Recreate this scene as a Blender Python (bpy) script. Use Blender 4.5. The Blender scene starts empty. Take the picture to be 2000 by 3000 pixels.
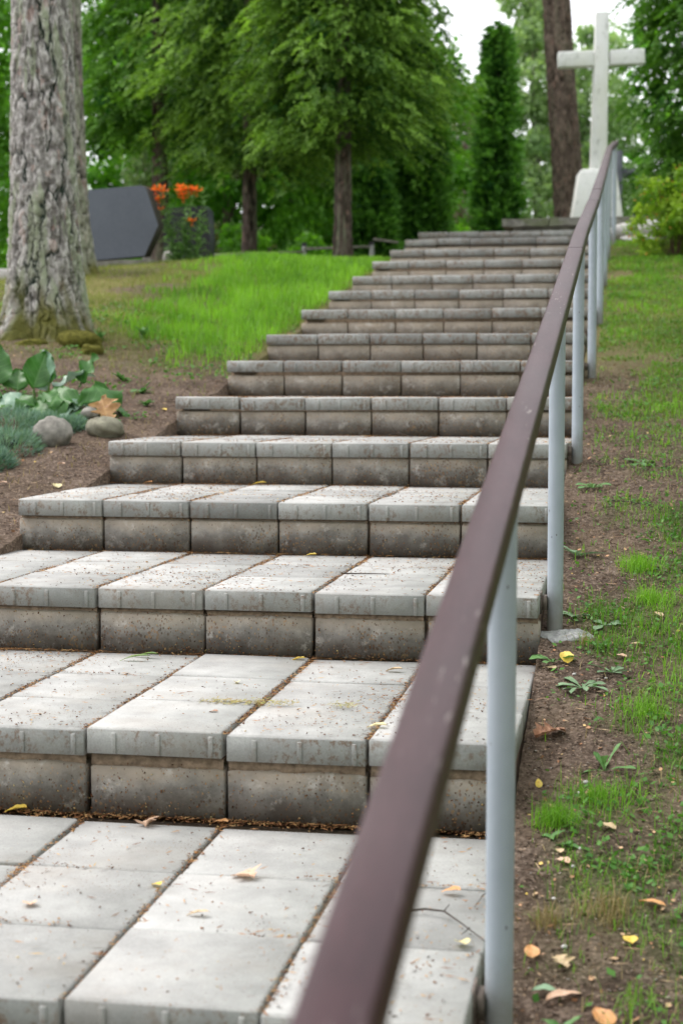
import bpy, math, random
import numpy as np
from mathutils import Vector, Matrix, Euler

random.seed(7)
RNG = np.random.default_rng(11)
scene = bpy.context.scene

# ---------------------------------------------------------------- camera
cam_data = bpy.data.cameras.new("camera")
cam = bpy.data.objects.new("camera", cam_data)
scene.collection.objects.link(cam)
cam.location = (2.0033, -1.2452, 1.0698)
cam.rotation_euler = (math.radians(90) - .0741, -.0011, .1743)
cam_data.sensor_fit = 'VERTICAL'
cam_data.sensor_height = 36
cam_data.sensor_width = 24
cam_data.lens = 56.02
cam_data.clip_start = .05
cam_data.clip_end = 600
cam_data.dof.use_dof = True
cam_data.dof.focus_distance = 4.2
cam_data.dof.aperture_fstop = 4.6
scene.camera = cam

# ---------------------------------------------------------------- world, sun, exposure
SUN_EL, SUN_AZ = math.radians(52), math.radians(-72)      # az from +Y towards +X
world = bpy.data.worlds.new("World")
scene.world = world
world.use_nodes = True
wn = world.node_tree
wn.nodes.clear()
w_out = wn.nodes.new('ShaderNodeOutputWorld')
w_bg = wn.nodes.new('ShaderNodeBackground')
w_sky = wn.nodes.new('ShaderNodeTexSky')
w_sky.sky_type = 'NISHITA'
w_sky.sun_disc = False
w_sky.sun_elevation = SUN_EL
w_sky.sun_rotation = SUN_AZ
w_sky.dust_density = 3.0
w_mix = wn.nodes.new('ShaderNodeMix')
w_mix.data_type = 'RGBA'
w_mix.inputs[0].default_value = .93
wn.links.new(w_sky.outputs[0], w_mix.inputs[6])
w_mix.inputs[7].default_value = (10.2, 10.2, 10.65, 1)      # even overcast cloud
wn.links.new(w_mix.outputs[2], w_bg.inputs[0])
w_bg.inputs[1].default_value = .10
wn.links.new(w_bg.outputs[0], w_out.inputs[0])

sun_data = bpy.data.lights.new("sun", 'SUN')
sun_data.energy = 1.4
sun_data.angle = math.radians(24)
sun_data.color = (1, .97, .92)
sun = bpy.data.objects.new("sun", sun_data)
scene.collection.objects.link(sun)
sd = Vector((math.sin(SUN_AZ) * math.cos(SUN_EL), math.cos(SUN_AZ) * math.cos(SUN_EL), math.sin(SUN_EL)))
sun.rotation_euler = sd.to_track_quat('Z', 'Y').to_euler()

vs = scene.view_settings
vs.view_transform = 'Standard'
vs.look = 'None'
vs.gamma = 1
vs.use_curve_mapping = False
vs.exposure = 1.0
scene.cycles.use_denoising = True
scene.cycles.max_bounces = 7
scene.cycles.diffuse_bounces = 4
scene.cycles.transmission_bounces = 4

# ---------------------------------------------------------------- mesh helpers
def link(o, parent=None):
    scene.collection.objects.link(o)
    if parent is not None:
        o.parent = parent
    return o

def empty(name, label, cat, loc=(0, 0, 0), group=None, kind=None):
    o = bpy.data.objects.new(name, None)
    o.location = loc
    link(o)
    tag(o, label, cat, group, kind)
    return o

def tag(o, label=None, cat=None, group=None, kind=None):
    if label: o["label"] = label
    if cat: o["category"] = cat
    if group: o["group"] = group
    if kind: o["kind"] = kind
    return o

def raw_mesh(name, verts, faces, mat, attrs=None, smooth=False):
    """verts (N,3); faces: an (M,K) array or a list of such arrays."""
    verts = np.asarray(verts, np.float32)
    if not isinstance(faces, list):
        faces = [faces]
    faces = [np.asarray(f, np.int32) for f in faces if len(f)]
    me = bpy.data.meshes.new(name)
    me.vertices.add(len(verts))
    me.vertices.foreach_set("co", verts.ravel())
    loops = np.concatenate([f.ravel() for f in faces])
    sizes = np.concatenate([np.full(len(f), f.shape[1], np.int32) for f in faces])
    me.loops.add(len(loops))
    me.loops.foreach_set("vertex_index", loops)
    me.polygons.add(len(sizes))
    me.polygons.foreach_set("loop_start", np.concatenate([[0], np.cumsum(sizes)[:-1]]).astype(np.int32))
    if smooth:
        me.polygons.foreach_set("use_smooth", np.ones(len(sizes), bool))
    for k, v in (attrs or {}).items():
        a = me.attributes.new(k, 'FLOAT', 'POINT')
        a.data.foreach_set("value", np.asarray(v, np.float32).ravel())
    me.update(calc_edges=True)
    me.validate()
    if mat is not None:
        me.materials.append(mat)
    return me

def add(name, verts, faces, mat, parent=None, attrs=None, smooth=False, loc=None, rot=None):
    o = bpy.data.objects.new(name, raw_mesh(name, verts, faces, mat, attrs, smooth))
    if loc is not None: o.location = loc
    if rot is not None: o.rotation_euler = rot
    return link(o, parent)

class Geo:
    """collects pieces of geometry into one mesh"""
    def __init__(s):
        s.v = []; s.q = []; s.t = []; s.a = {}; s.n = 0
    def put(s, v, f, **attrs):
        v = np.asarray(v, float); f = np.asarray(f, int)
        (s.q if f.shape[1] == 4 else s.t).append(f + s.n)
        s.v.append(v); s.n += len(v)
        for k, val in attrs.items():
            s.a.setdefault(k, []).append(np.broadcast_to(np.asarray(val, float), (len(v),)))
        return s
    def make(s, name, mat, parent=None, smooth=False, loc=None, rot=None):
        fs = []
        if s.q: fs.append(np.concatenate(s.q))
        if s.t: fs.append(np.concatenate(s.t))
        return add(name, np.concatenate(s.v), fs, mat, parent, {k: np.concatenate(v) for k, v in s.a.items()}, smooth, loc, rot)

BOXF = np.array([[0, 3, 2, 1], [4, 5, 6, 7], [0, 1, 5, 4], [1, 2, 6, 5], [2, 3, 7, 6], [3, 0, 4, 7]])
def box(x0, x1, y0, y1, z0, z1):
    return np.array([[x0, y0, z0], [x1, y0, z0], [x1, y1, z0], [x0, y1, z0], [x0, y0, z1], [x1, y0, z1], [x1, y1, z1], [x0, y1, z1]], float), BOXF

def cbox(x0, x1, y0, y1, z0, z1, c):
    """box whose top, front and side edges are chamfered by c"""
    rings = [(0, z0), (0, z1 - c), (c, z1)]
    V = []
    for ins, z in rings:
        a, b, d, e = x0 + ins, x1 - ins, y0 + ins, y1 - ins
        V += [[a + c * .5, d, z], [b - c * .5, d, z], [b, d + c * .5, z], [b, e - c * .5, z],
              [b - c * .5, e, z], [a + c * .5, e, z], [a, e - c * .5, z], [a, d + c * .5, z]]
    Q = []
    for r in range(2):
        for i in range(8):
            j = (i + 1) % 8
            Q.append([r * 8 + i, r * 8 + j, r * 8 + 8 + j, r * 8 + 8 + i])
    k = 16
    Q += [[k, k + 1, k + 2, k + 7], [k + 7, k + 2, k + 3, k + 6], [k + 6, k + 3, k + 4, k + 5]]
    Q += [[7, 2, 1, 0], [6, 3, 2, 7], [5, 4, 3, 6]]
    return np.array(V, float), np.array(Q)

def tube(pts, radii, n=10, cap=True):
    pts = np.asarray(pts, float); radii = np.broadcast_to(np.asarray(radii, float), (len(pts),))
    V = []
    up = np.array([0, 0, 1.0])
    for i, p in enumerate(pts):
        d = pts[min(i + 1, len(pts) - 1)] - pts[max(i - 1, 0)]
        d = d / (np.linalg.norm(d) + 1e-9)
        a = np.cross(d, up if abs(d[2]) < .9 else np.array([1.0, 0, 0])); a /= np.linalg.norm(a)
        b = np.cross(d, a)
        th = np.linspace(0, 2 * np.pi, n, endpoint=False)
        V.append(p + radii[i] * (np.cos(th)[:, None] * a + np.sin(th)[:, None] * b))
    V = np.concatenate(V)
    i = np.arange(n); j = (i + 1) % n
    Q = np.concatenate([np.stack([r * n + i, r * n + j, (r + 1) * n + j, (r + 1) * n + i], 1) for r in range(len(pts) - 1)])
    return V, Q

def tube_into(g, pts, radii, n=8, **at):
    V, Q = tube(pts, radii, n)
    g.put(V, Q, **at)
    k = len(V)
    c0 = np.mean(V[:n], 0); c1 = np.mean(V[-n:], 0)
    V2 = np.concatenate([V[:n], [c0], V[-n:], [c1]])
    i = np.arange(n); j = (i + 1) % n
    T = np.concatenate([np.stack([j, i, np.full(n, n)], 1), np.stack([n + 1 + i, n + 1 + j, np.full(n, 2 * n + 1)], 1)])
    g.put(V2, T, **at)

# ---------------------------------------------------------------- materials
def mat_new(name):
    m = bpy.data.materials.new(name)
    m.use_nodes = True
    nt = m.node_tree
    nt.nodes.clear()
    out = nt.nodes.new('ShaderNodeOutputMaterial')
    b = nt.nodes.new('ShaderNodeBsdfPrincipled')
    nt.links.new(b.outputs[0], out.inputs[0])
    return m, nt, b, out

class NT:
    def __init__(s, nt): s.nt = nt
    def n(s, t, **kw):
        x = s.nt.nodes.new(t)
        for k, v in kw.items(): setattr(x, k, v)
        return x
    def l(s, a, b): s.nt.links.new(a, b)
    def coord(s, kind='Object', scale=(1, 1, 1), rand=False):
        tc = s.n('ShaderNodeTexCoord'); mp = s.n('ShaderNodeMapping')
        s.l(tc.outputs[kind], mp.inputs[0]); mp.inputs['Scale'].default_value = scale
        if rand:
            oi = s.n('ShaderNodeObjectInfo'); mm = s.n('ShaderNodeVectorMath', operation='SCALE')
            cx = s.n('ShaderNodeCombineXYZ')
            for i in range(3): s.l(oi.outputs['Random'], cx.inputs[i])
            s.l(cx.outputs[0], mm.inputs[0]); mm.inputs['Scale'].default_value = 57.0
            s.l(mm.outputs[0], mp.inputs['Location'])
        return mp.outputs[0]
    def world(s, scale=(1, 1, 1)):
        g = s.n('ShaderNodeNewGeometry'); mp = s.n('ShaderNodeMapping')
        s.l(g.outputs['Position'], mp.inputs[0]); mp.inputs['Scale'].default_value = scale
        return mp.outputs[0]
    def noise(s, vec, scale, detail=4, rough=.55, dist=0):
        x = s.n('ShaderNodeTexNoise'); s.l(vec, x.inputs['Vector'])
        x.inputs['Scale'].default_value = scale; x.inputs['Detail'].default_value = detail
        x.inputs['Roughness'].default_value = rough; x.inputs['Distortion'].default_value = dist
        return x.outputs['Fac']
    def voro(s, vec, scale, feature='F1', out='Distance', rnd=1):
        x = s.n('ShaderNodeTexVoronoi', feature=feature); s.l(vec, x.inputs['Vector'])
        x.inputs['Scale'].default_value = scale; x.inputs['Randomness'].default_value = rnd
        return x.outputs[out]
    def ramp(s, fac, stops, interp='LINEAR'):
        x = s.n('ShaderNodeValToRGB'); s.l(fac, x.inputs[0])
        x.color_ramp.interpolation = interp
        e = x.color_ramp.elements
        while len(e) < len(stops): e.new(.5)
        for i, (p, c) in enumerate(stops):
            e[i].position = p
            e[i].color = (c, c, c, 1) if isinstance(c, (int, float)) else (*c, 1)
        return x.outputs[0]
    def mix(s, fac, a, b, mode='MIX'):
        x = s.n('ShaderNodeMix', data_type='RGBA', blend_type=mode)
        for sock, v in ((x.inputs[0], fac), (x.inputs[6], a), (x.inputs[7], b)):
            if isinstance(v, (int, float)): sock.default_value = v if sock.type == 'VALUE' else (v, v, v, 1)
            elif isinstance(v, tuple): sock.default_value = (*v, 1)
            else: s.l(v, sock)
        return x.outputs[2]
    def math(s, op, a, b=0.0, c=None, clamp=False):
        x = s.n('ShaderNodeMath', operation=op, use_clamp=clamp)
        for sock, v in zip(x.inputs, (a, b) if c is None else (a, b, c)):
            if isinstance(v, (int, float)): sock.default_value = v
            else: s.l(v, sock)
        return x.outputs[0]
    def sep(s, vec):
        x = s.n('ShaderNodeSeparateXYZ'); s.l(vec, x.inputs[0]); return x.outputs
    def attr(s, name):
        x = s.n('ShaderNodeAttribute', attribute_name=name); return x.outputs['Fac']
    def bump(s, height, strength, dist, b):
        x = s.n('ShaderNodeBump'); s.l(height, x.inputs['Height'])
        x.inputs['Strength'].default_value = strength; x.inputs['Distance'].default_value = dist
        s.l(x.outputs[0], b.inputs['Normal'])

def concrete(name, base, warm, block=False):
    m, nt, b, out = mat_new(name)
    N = NT(nt)
    oc = N.coord('Object', rand=True)
    raw = N.coord('Object')
    x, y, z = N.sep(raw)
    oi = N.n('ShaderNodeObjectInfo')
    geo = N.n('ShaderNodeNewGeometry')
    nz = N.sep(geo.outputs['Normal'])[2]
    mott = N.noise(oc, 9, 5, .6)
    col = N.mix(N.ramp(mott, [(.35, 0.0), (.68, 1.0)]), tuple(c * .80 for c in base), tuple(min(1, c * 1.10) for c in base))
    # each piece was cast a little lighter or darker
    r = N.ramp(oi.outputs['Random'], [(0, .76), (.45, .97), (1, 1.10)])
    col = N.mix(1.0, col, r, 'MULTIPLY')
    fine = N.noise(oc, 260, 3, .7)
    col = N.mix(1.0, col, N.ramp(fine, [(.3, .86), (.7, 1.08)]), 'MULTIPLY')
    pits = N.voro(oc, 170)
    col = N.mix(N.math('MULTIPLY', N.ramp(pits, [(.0, 1.0), (.17, 0.0)]), .45), col, (.10, .085, .07))
    if block:
        big = N.noise(oc, 13, 5, .7)
        col = N.mix(1.0, col, N.ramp(big, [(.33, .62), (.5, 1.0), (.68, 1.5)]), 'MULTIPLY')
        wy = N.sep(N.world())[1]
        col = N.mix(N.math('MULTIPLY', N.ramp(N.math('MULTIPLY', wy, .1), [(.52, 0.0), (.72, 1.0)]), .35), col, (.37, .30, .23))
        # weathering marks of splashed soil in the middle and pale lime bloom along the upper rim
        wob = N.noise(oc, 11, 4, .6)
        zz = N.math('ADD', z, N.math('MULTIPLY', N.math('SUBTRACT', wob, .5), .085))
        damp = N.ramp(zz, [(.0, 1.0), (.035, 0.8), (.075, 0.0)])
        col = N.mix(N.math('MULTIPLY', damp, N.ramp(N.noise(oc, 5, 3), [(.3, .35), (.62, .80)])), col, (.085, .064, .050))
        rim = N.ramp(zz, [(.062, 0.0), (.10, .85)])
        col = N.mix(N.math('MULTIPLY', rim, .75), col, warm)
        bloom = N.ramp(N.noise(oc, 17, 6, .75), [(.56, 0.0), (.66, .9)])
        col = N.mix(N.math('MULTIPLY', bloom, .6), col, (.50, .47, .43))
        seeds = N.voro(N.coord('Object', (1, 1, .7), True), 120)
        dens = N.ramp(N.math('ADD', N.noise(oc, 8, 3), N.math('MULTIPLY', zz, -1.5)), [(.28, .14), (.58, .40)])
        spk = N.math('LESS_THAN', seeds, dens)
        tint = N.voro(oc, 60, out='Color')
        sc = N.ramp(N.sep(tint)[0], [(0, (.06, .035, .02)), (.6, (.16, .075, .035)), (1, (.40, .25, .12))])
        col = N.mix(N.math('MULTIPLY', spk, .62), col, sc)
    else:
        # crusts of old litter and stains on the front edges only, thin wear on top
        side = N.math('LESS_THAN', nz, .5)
        streak = N.noise(N.coord('Object', (1, 1, .8), True), 62, 5, .78)
        thick = N.ramp(N.noise(oc, 8.5, 3), [(.40, 0.0), (.60, 1.0)])
        wy = N.sep(N.world())[1]
        upper = N.ramp(N.math('MULTIPLY', wy, .1), [(.42, 0.0), (.66, 1.0), (1.2, .8)])
        thick = N.math('ADD', thick, N.math('MULTIPLY', upper, .35), clamp=True)
        streak = N.math('ADD', streak, N.math('MULTIPLY', upper, .035))
        crust = N.math('MULTIPLY', N.ramp(streak, [(.50, 0.0), (.60, 1.0)]), thick)
        col = N.mix(side, col, N.mix(1.0, col, (.80, .82, .81), 'MULTIPLY'))  # upright faces toned down: their shade is put into the colour
        col = N.mix(N.math('MULTIPLY', N.math('MULTIPLY', side, crust), .78), col, (.16, .095, .055))
        wear = N.ramp(N.noise(oc, 3.1, 4, .65), [(.52, 0.0), (.75, 1.0)])
        col = N.mix(N.math('MULTIPLY', wear, .35), col, (.36, .31, .26))
        seeds = N.voro(oc, 120)
        spk = N.math('LESS_THAN', seeds, N.ramp(N.noise(oc, 6, 3), [(.4, .06), (.7, .19)]))
        col = N.mix(N.math('MULTIPLY', spk, .7), col, (.17, .09, .05))
    N.l(col, b.inputs['Base Color'])
    b.inputs['Roughness'].default_value = .92
    b.inputs['Specular IOR Level'].default_value = .25
    h = N.math('ADD', N.math('MULTIPLY', fine, .6), N.math('MULTIPLY', mott, .4))
    N.bump(h, .5, .0025, b)
    return m

def leafy(name, dark, light, trans=.35, rough=.6, spec=.25, tname='tone'):
    m, nt, b, out = mat_new(name)
    N = NT(nt)
    t = N.attr(tname)
    mid = tuple((a + c) / 2 for a, c in zip(dark, light))
    col = N.ramp(t, [(0, dark), (.5, mid), (1, light)])
    N.l(col, b.inputs['Base Color'])
    b.inputs['Roughness'].default_value = rough
    b.inputs['Specular IOR Level'].default_value = spec
    tr = N.n('ShaderNodeBsdfTranslucent')
    tc = N.mix(1.0, col, (1.15, 1.25, .55), 'MULTIPLY')
    N.l(tc, tr.inputs[0])
    ms = N.n('ShaderNodeMixShader'); ms.inputs[0].default_value = trans
    N.l(b.outputs[0], ms.inputs[1]); N.l(tr.outputs[0], ms.inputs[2]); N.l(ms.outputs[0], out.inputs[0])
    return m

def plain(name, col, rough=.6, spec=.3, noise=0, nscale=20, bump=0, metal=0):
    m, nt, b, out = mat_new(name)
    N = NT(nt)
    b.inputs['Roughness'].default_value = rough
    b.inputs['Specular IOR Level'].default_value = spec
    b.inputs['Metallic'].default_value = metal
    if noise:
        oc = N.coord('Object', rand=True)
        nf = N.noise(oc, nscale, 6, .65)
        N.l(N.mix(N.ramp(nf, [(.3, 0.0), (.7, 1.0)]), tuple(c * (1 - noise) for c in col), tuple(min(1, c * (1 + noise)) for c in col)), b.inputs['Base Color'])
        if bump: N.bump(nf, .7, bump, b)
    else:
        b.inputs['Base Color'].default_value = (*col, 1)
    return m

def attr_mat(name, stops, rough=.85, spec=.2, tname='tone', bump=0, bscale=60):
    m, nt, b, out = mat_new(name)
    N = NT(nt)
    N.l(N.ramp(N.attr(tname), stops), b.inputs['Base Color'])
    b.inputs['Roughness'].default_value = rough
    b.inputs['Specular IOR Level'].default_value = spec
    if bump: N.bump(N.noise(N.world(), bscale, 5, .7), .8, bump, b)
    return m

# ---------------------------------------------------------------- terrain
def _hash(ix, iy, seed):
    n = (ix.astype(np.int64) * 374761393 + iy.astype(np.int64) * 668265263 + seed * 974634777) & 0xFFFFFFFF
    n = ((n ^ (n >> 13)) * 1274126177) & 0xFFFFFFFF
    return ((n ^ (n >> 16)) & 0xFFFF) / 65535.0

def vnoise(x, y, seed=0):
    x = np.asarray(x, float); y = np.asarray(y, float)
    ix = np.floor(x); iy = np.floor(y); fx = x - ix; fy = y - iy
    fx = fx * fx * (3 - 2 * fx); fy = fy * fy * (3 - 2 * fy)
    a = _hash(ix, iy, seed); b = _hash(ix + 1, iy, seed)
    c = _hash(ix, iy + 1, seed); d = _hash(ix + 1, iy + 1, seed)
    return (a * (1 - fx) + b * fx) * (1 - fy) + (c * (1 - fx) + d * fx) * fy

def fbm(x, y, seed=0, octaves=4):
    s = 0; a = .5; t = 0
    for o in range(octaves):
        s = s + a * vnoise(x, y, seed + o * 17); t += a
        x = x * 2.03 + 5.1; y = y * 2.03 + 1.7; a *= .5
    return s / t

def sstep(a, b, x):
    t = np.clip((x - a) / (b - a), 0, 1)
    return t * t * (3 - 2 * t)

SLOPE = .1843
def smin(a, b, k):
    h = np.clip(.5 + .5 * (b - a) / k, 0, 1)
    return b * (1 - h) + a * h - k * h * (1 - h)

def terrain(x, y, fine=True):
    x = np.asarray(x, float); y = np.asarray(y, float)
    line = SLOPE * y
    # left bank: slope beside the steps, then the flat top of the hill
    top = np.interp(x, [-30, -6, -3.2, -2.4, -1.4, 0], [1.6, 1.8, 1.96, 2.20, 2.29, 2.33])
    left = line - .12 + .02 * sstep(-.05, -.3, x) + .10 * sstep(-.35, -1.3, x) + .05 * (fbm(x * .9, y * .9, 3, 3) - .5) * sstep(0, -.6, x)
    left = smin(left, top, .22)
    # right bank
    right = line - .115 + .06 * sstep(2.2, 3.6, x) + .03 * (fbm(x * 1.3, y * 1.3, 9, 3) - .5)
    right = smin(right, 2.62 + 0 * x, .25)
    under = smin(line - .30, 2.45 + 0 * x, .2)
    z = np.where(x < .006, left, np.where(x > 1.796, right, under))
    far = sstep(15.2, 17.0, y)
    z = z * (1 - far) + far * np.interp(x, [-6, -1, .6, 1.4, 5], [1.75, 2.15, 2.66, 2.70, 2.62])
    z = np.where(y < 0, np.where((x > .006) & (x < 1.796), -.33, np.maximum(z, -.5)), z)
    if fine:
        m = ((x < .006) | (x > 1.796))
        z = z + m * (.018 * (fbm(x * 7, y * 7, 21, 3) - .5) + .010 * (fbm(x * 30, y * 30, 5, 2) - .5))
    return z
# ================================================================ GROUND
def rng(seed): return np.random.default_rng(seed)

def lines(*segs):
    out = []
    for a, b, s in segs:
        out.append(np.arange(a, b - 1e-6, s))
    return np.unique(np.round(np.concatenate(out), 5))
gx = lines((-60, -8, 4), (-8, -3.4, .25), (-3.4, -.06, .05), (-.06, .006, .02), (.02, 1.78, .2), (1.797, 2.75, .014), (2.75, 4.2, .07), (4.2, 8, .4), (8, 60.1, 4))
gx = np.unique(np.concatenate([gx, [.0055, .0065, 1.7955, 1.7965]]))
gy = lines((-12, 0, .5), (0, .8, .05), (.8, 6, .02), (6, 16, .06), (16, 30, .5), (30, 200, 8))
GX, GY = np.meshgrid(gx, gy)
GZ = terrain(GX, GY)
# bare soil is crumbly where the grass is thin
near = sstep(8, 5, GY)
GZ = GZ + near * ((GX < .006) | (GX > 1.796)) * .010 * (vnoise(GX * 60, GY * 60, 77) - .5)
nx, ny = len(gx), len(gy)
idx = np.arange(nx * ny).reshape(ny, nx)
quads = np.stack([idx[:-1, :-1], idx[:-1, 1:], idx[1:, 1:], idx[1:, :-1]], -1).reshape(-1, 4)

def grass_density(x, y):
    """0..1: how much of the ground is grown over at a place"""
    n = fbm(x * 1.6, y * 1.6, 41, 3); n2 = fbm(x * 5, y * 5, 43, 2)
    # right bank
    r = sstep(.40, .62, n * .55 + n2 * .45 + .11 * sstep(1.92, 2.2, x) - .045 + .10 * sstep(6.0, 8.5, y) - .10 * sstep(2.2, 1.2, y))
    r = r * sstep(1.835, 1.95 - .04 * sstep(4, 8, y), x)
    r = r * (1 - .35 * sstep(6, 8, y) * sstep(.62, .40, n2))
    r = r * (1 - .8 * sstep(.9, .2, abs(y - 5.0 + .8 * (n - .5))) ) 
    # left bank: lush strip along the upper flight, thin moss and soil near the bed
    strip = sstep(6.6, 7.7, y + .55 * x + 1.4 * (n - .5)) * sstep(-.02, -.12, x)
    lush = strip * sstep(-.28, .10, x + np.interp(y, [6, 7.5, 9, 10.5, 12, 13.5], [.30, .50, .80, 1.05, 1.25, 1.5]) + .7 * (n2 - .5) + .8 * (n - .5))
    l = np.clip(lush + .38 * sstep(.38, .6, n) * sstep(6.4, 8, y), 0, 1)
    l = l * (1 - .8 * np.exp(-(((x + 1.75) / .35) ** 2 + ((y - 10.3) / .5) ** 2)))
    return np.where(x > .9, r, l), np.where(x > .9, 0, lush)

D0, L0 = grass_density(GX, GY)
moss = sstep(.36, .52, fbm(GX * 2.2, GY * 2.2, 51, 3)) * sstep(6.5, 8.5, GY)
moss = np.where(GX > .9, sstep(6, 8, GY) * .6, moss)
far_g = sstep(15, 18, GY) + sstep(5, 7, np.abs(GX)) * .8

def ground_mat():
    m, nt, b, out = mat_new('soil')
    N = NT(nt)
    w = N.world()
    a = N.noise(w, 70, 5, .72); c = N.noise(w, 6, 4, .6); v = N.voro(w, 130, out='Color'); vd = N.voro(w, 130)
    soil = N.ramp(N.math('ADD', N.math('MULTIPLY', a, .75), N.math('MULTIPLY', c, .25)),
                  [(.36, (.042, .029, .022)), (.5, (.105, .075, .057)), (.64, (.25, .19, .15))])
    bits = N.math('MULTIPLY', N.math('GREATER_THAN', N.sep(v)[0], .83), N.math('LESS_THAN', vd, .42))
    soil = N.mix(N.math('MULTIPLY', bits, .7), soil, N.ramp(N.sep(v)[1], [(0, (.30, .19, .12)), (.5, (.42, .33, .25)), (1, (.16, .09, .05))]))
    dry = N.ramp(N.noise(w, 3.2, 3), [(.45, 0.0), (.62, 1.0)])
    soil = N.mix(N.math('MULTIPLY', dry, .35), soil, (.20, .145, .10))
    ms = N.mix(N.noise(w, 24, 4, .7), (.10, .13, .022), (.23, .20, .06))
    col = N.mix(N.math('MULTIPLY', N.attr('moss'), .75), soil, ms)
    gr = N.mix(N.noise(w, 45, 4, .7), (.035, .085, .012), (.09, .17, .025))
    col = N.mix(N.math('MULTIPLY', N.attr('green'), .7), col, gr)
    N.l(col, b.inputs['Base Color'])
    b.inputs['Roughness'].default_value = 1
    b.inputs['Specular IOR Level'].default_value = .1
    N.bump(N.math('ADD', a, N.math('MULTIPLY', bits, .3)), 1.0, .012, b)
    return m
M_SOIL = ground_mat()
ground = add('ground', np.stack([GX, GY, GZ], -1).reshape(-1, 3), quads, M_SOIL, None,
             {'green': np.clip(D0 * .55 + far_g, 0, 1).ravel(), 'moss': np.clip(moss, 0, 1).ravel()}, smooth=True)
tag(ground, kind='structure')

# ================================================================ STAIRWAY
H, D, W = .17686, .9597, .30
DZ = [0, .003, .012, .012, .008, -.003, -.008, -.002, -.009, .003, .003, -.003, .006, .004, .008, -.010]
DY = [0, -.027, .005, .007, .014, -.003, .005, .011, -.004, .018, .001, -.02, -.004, -.002, -.003, .003]
DX = [0, .001, -.002, -.001, -.006, .001, .002, -.001, -.006, -.003, -.003, .002, 0, .006, .006, .004]
M_SLAB = concrete('slab_concrete', (.40, .395, .38), (.48, .40, .30))
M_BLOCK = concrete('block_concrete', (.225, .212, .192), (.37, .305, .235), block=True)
M_BED = plain('sandy_bedding', (.235, .175, .125), 1, .1, .45, 60, .006)
T_SLAB = .056

stair = empty('stairway', 'straight flight of grey concrete slab steps climbing the grassy bank beside the handrail', 'stairway', (0, 0, 0))

def slab_mesh(ribs):
    g = Geo()
    g.put(*cbox(.0042, W - .0042, .002, D / 3 - .003, -T_SLAB, 0, .0048))
    if ribs:
        for u in (.21, .53, .91):
            x = u * W
            V, Q = cbox(x - .0052, x + .0052, -.0016, .004, -T_SLAB + .001, -.010, .0012)
            g.put(V, Q)
    o = g.make('tmp', M_SLAB); me = o.data
    bpy.data.objects.remove(o)
    me.transform(Matrix.Translation((-W / 2, -D / 6, 0)))
    return me
me_front, me_plain = slab_mesh(True), slab_mesh(False)
me_front.name = 'slab_ribbed'; me_plain.name = 'slab_plain'

BH = H - T_SLAB - .012
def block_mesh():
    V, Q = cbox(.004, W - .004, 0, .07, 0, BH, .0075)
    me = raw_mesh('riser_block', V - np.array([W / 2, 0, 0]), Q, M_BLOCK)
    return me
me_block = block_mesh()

rs = random.Random(5)
TREAD = {}
for k in range(0, 16):
    z = k * H + DZ[k]; y0 = k * D + DY[k]
    TREAD[k] = (z, y0)
    rows = 3
    for r in range(rows):
        for c in range(6):
            if k == 0 and r == 0: continue
            o = bpy.data.objects.new('slab', me_front if r == 0 else me_plain)
            jig = rs.gauss(0, .0016)
            o.location = (c * W + W / 2 + DX[k] + rs.gauss(0, .0012), y0 + r * D / 3 + D / 6 + rs.gauss(0, .0012), z + jig + (0 if r == 0 else rs.gauss(0, .0008)))
            o.rotation_euler = (rs.gauss(0, .0022), rs.gauss(0, .0025), rs.gauss(0, .003))
            link(o, stair)
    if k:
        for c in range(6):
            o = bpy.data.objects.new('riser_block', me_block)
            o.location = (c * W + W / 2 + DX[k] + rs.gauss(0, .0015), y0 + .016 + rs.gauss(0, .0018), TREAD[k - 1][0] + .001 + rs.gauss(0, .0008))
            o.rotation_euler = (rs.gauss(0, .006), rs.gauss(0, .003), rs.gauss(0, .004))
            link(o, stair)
# bedding mortar below and between the pieces, one stepped body
g = Geo()
for k in range(0, 16):
    z, y0 = TREAD[k]
    y1 = TREAD[k + 1][1] + .03 if k < 15 else y0 + D + .3
    lo = -.40 if k == 0 else TREAD[k - 1][0] - .30
    g.put(*box(.012 + DX[k], 6 * W - .012 + DX[k], y0 + .062, y1 + .034 - .004 * (k % 2), lo, z - .012))
bed = g.make('bedding', M_BED, stair)
# sandy mortar squeezed out between the cap slabs and the riser blocks
for k in range(1, 16):
    z, y0 = TREAD[k]
    if k > 5: continue          # swept out of the joints of the upper flight
    for c in range(6):
        x0, x1 = c * W + DX[k] + .006, (c + 1) * W + DX[k] - .006
        u = np.linspace(x0, x1, 31); n = len(u)
        yf = y0 + .021 + .006 * (fbm(u * 40, u * 0 + k * 3, 31 + c, 2) - .5)
        zt = np.full(n, z - T_SLAB - .0025 - .0005 * (c % 2)); zl = TREAD[k - 1][0] + BH - .004 + 0 * u
        V = np.concatenate([np.stack([u, yf, zl], 1), np.stack([u, yf + .004, zt], 1), np.stack([u, 0 * u + y0 + .06, zt], 1), np.stack([u, 0 * u + y0 + .06, zl], 1)])
        i = np.arange(n - 1)
        Q = np.concatenate([np.stack([a * n + i, a * n + i + 1, b_ * n + i + 1, b_ * n + i], 1) for a, b_ in ((0, 1), (1, 2), (2, 3), (3, 0))])
        add('mortar', V, Q, M_BED, stair)

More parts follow.
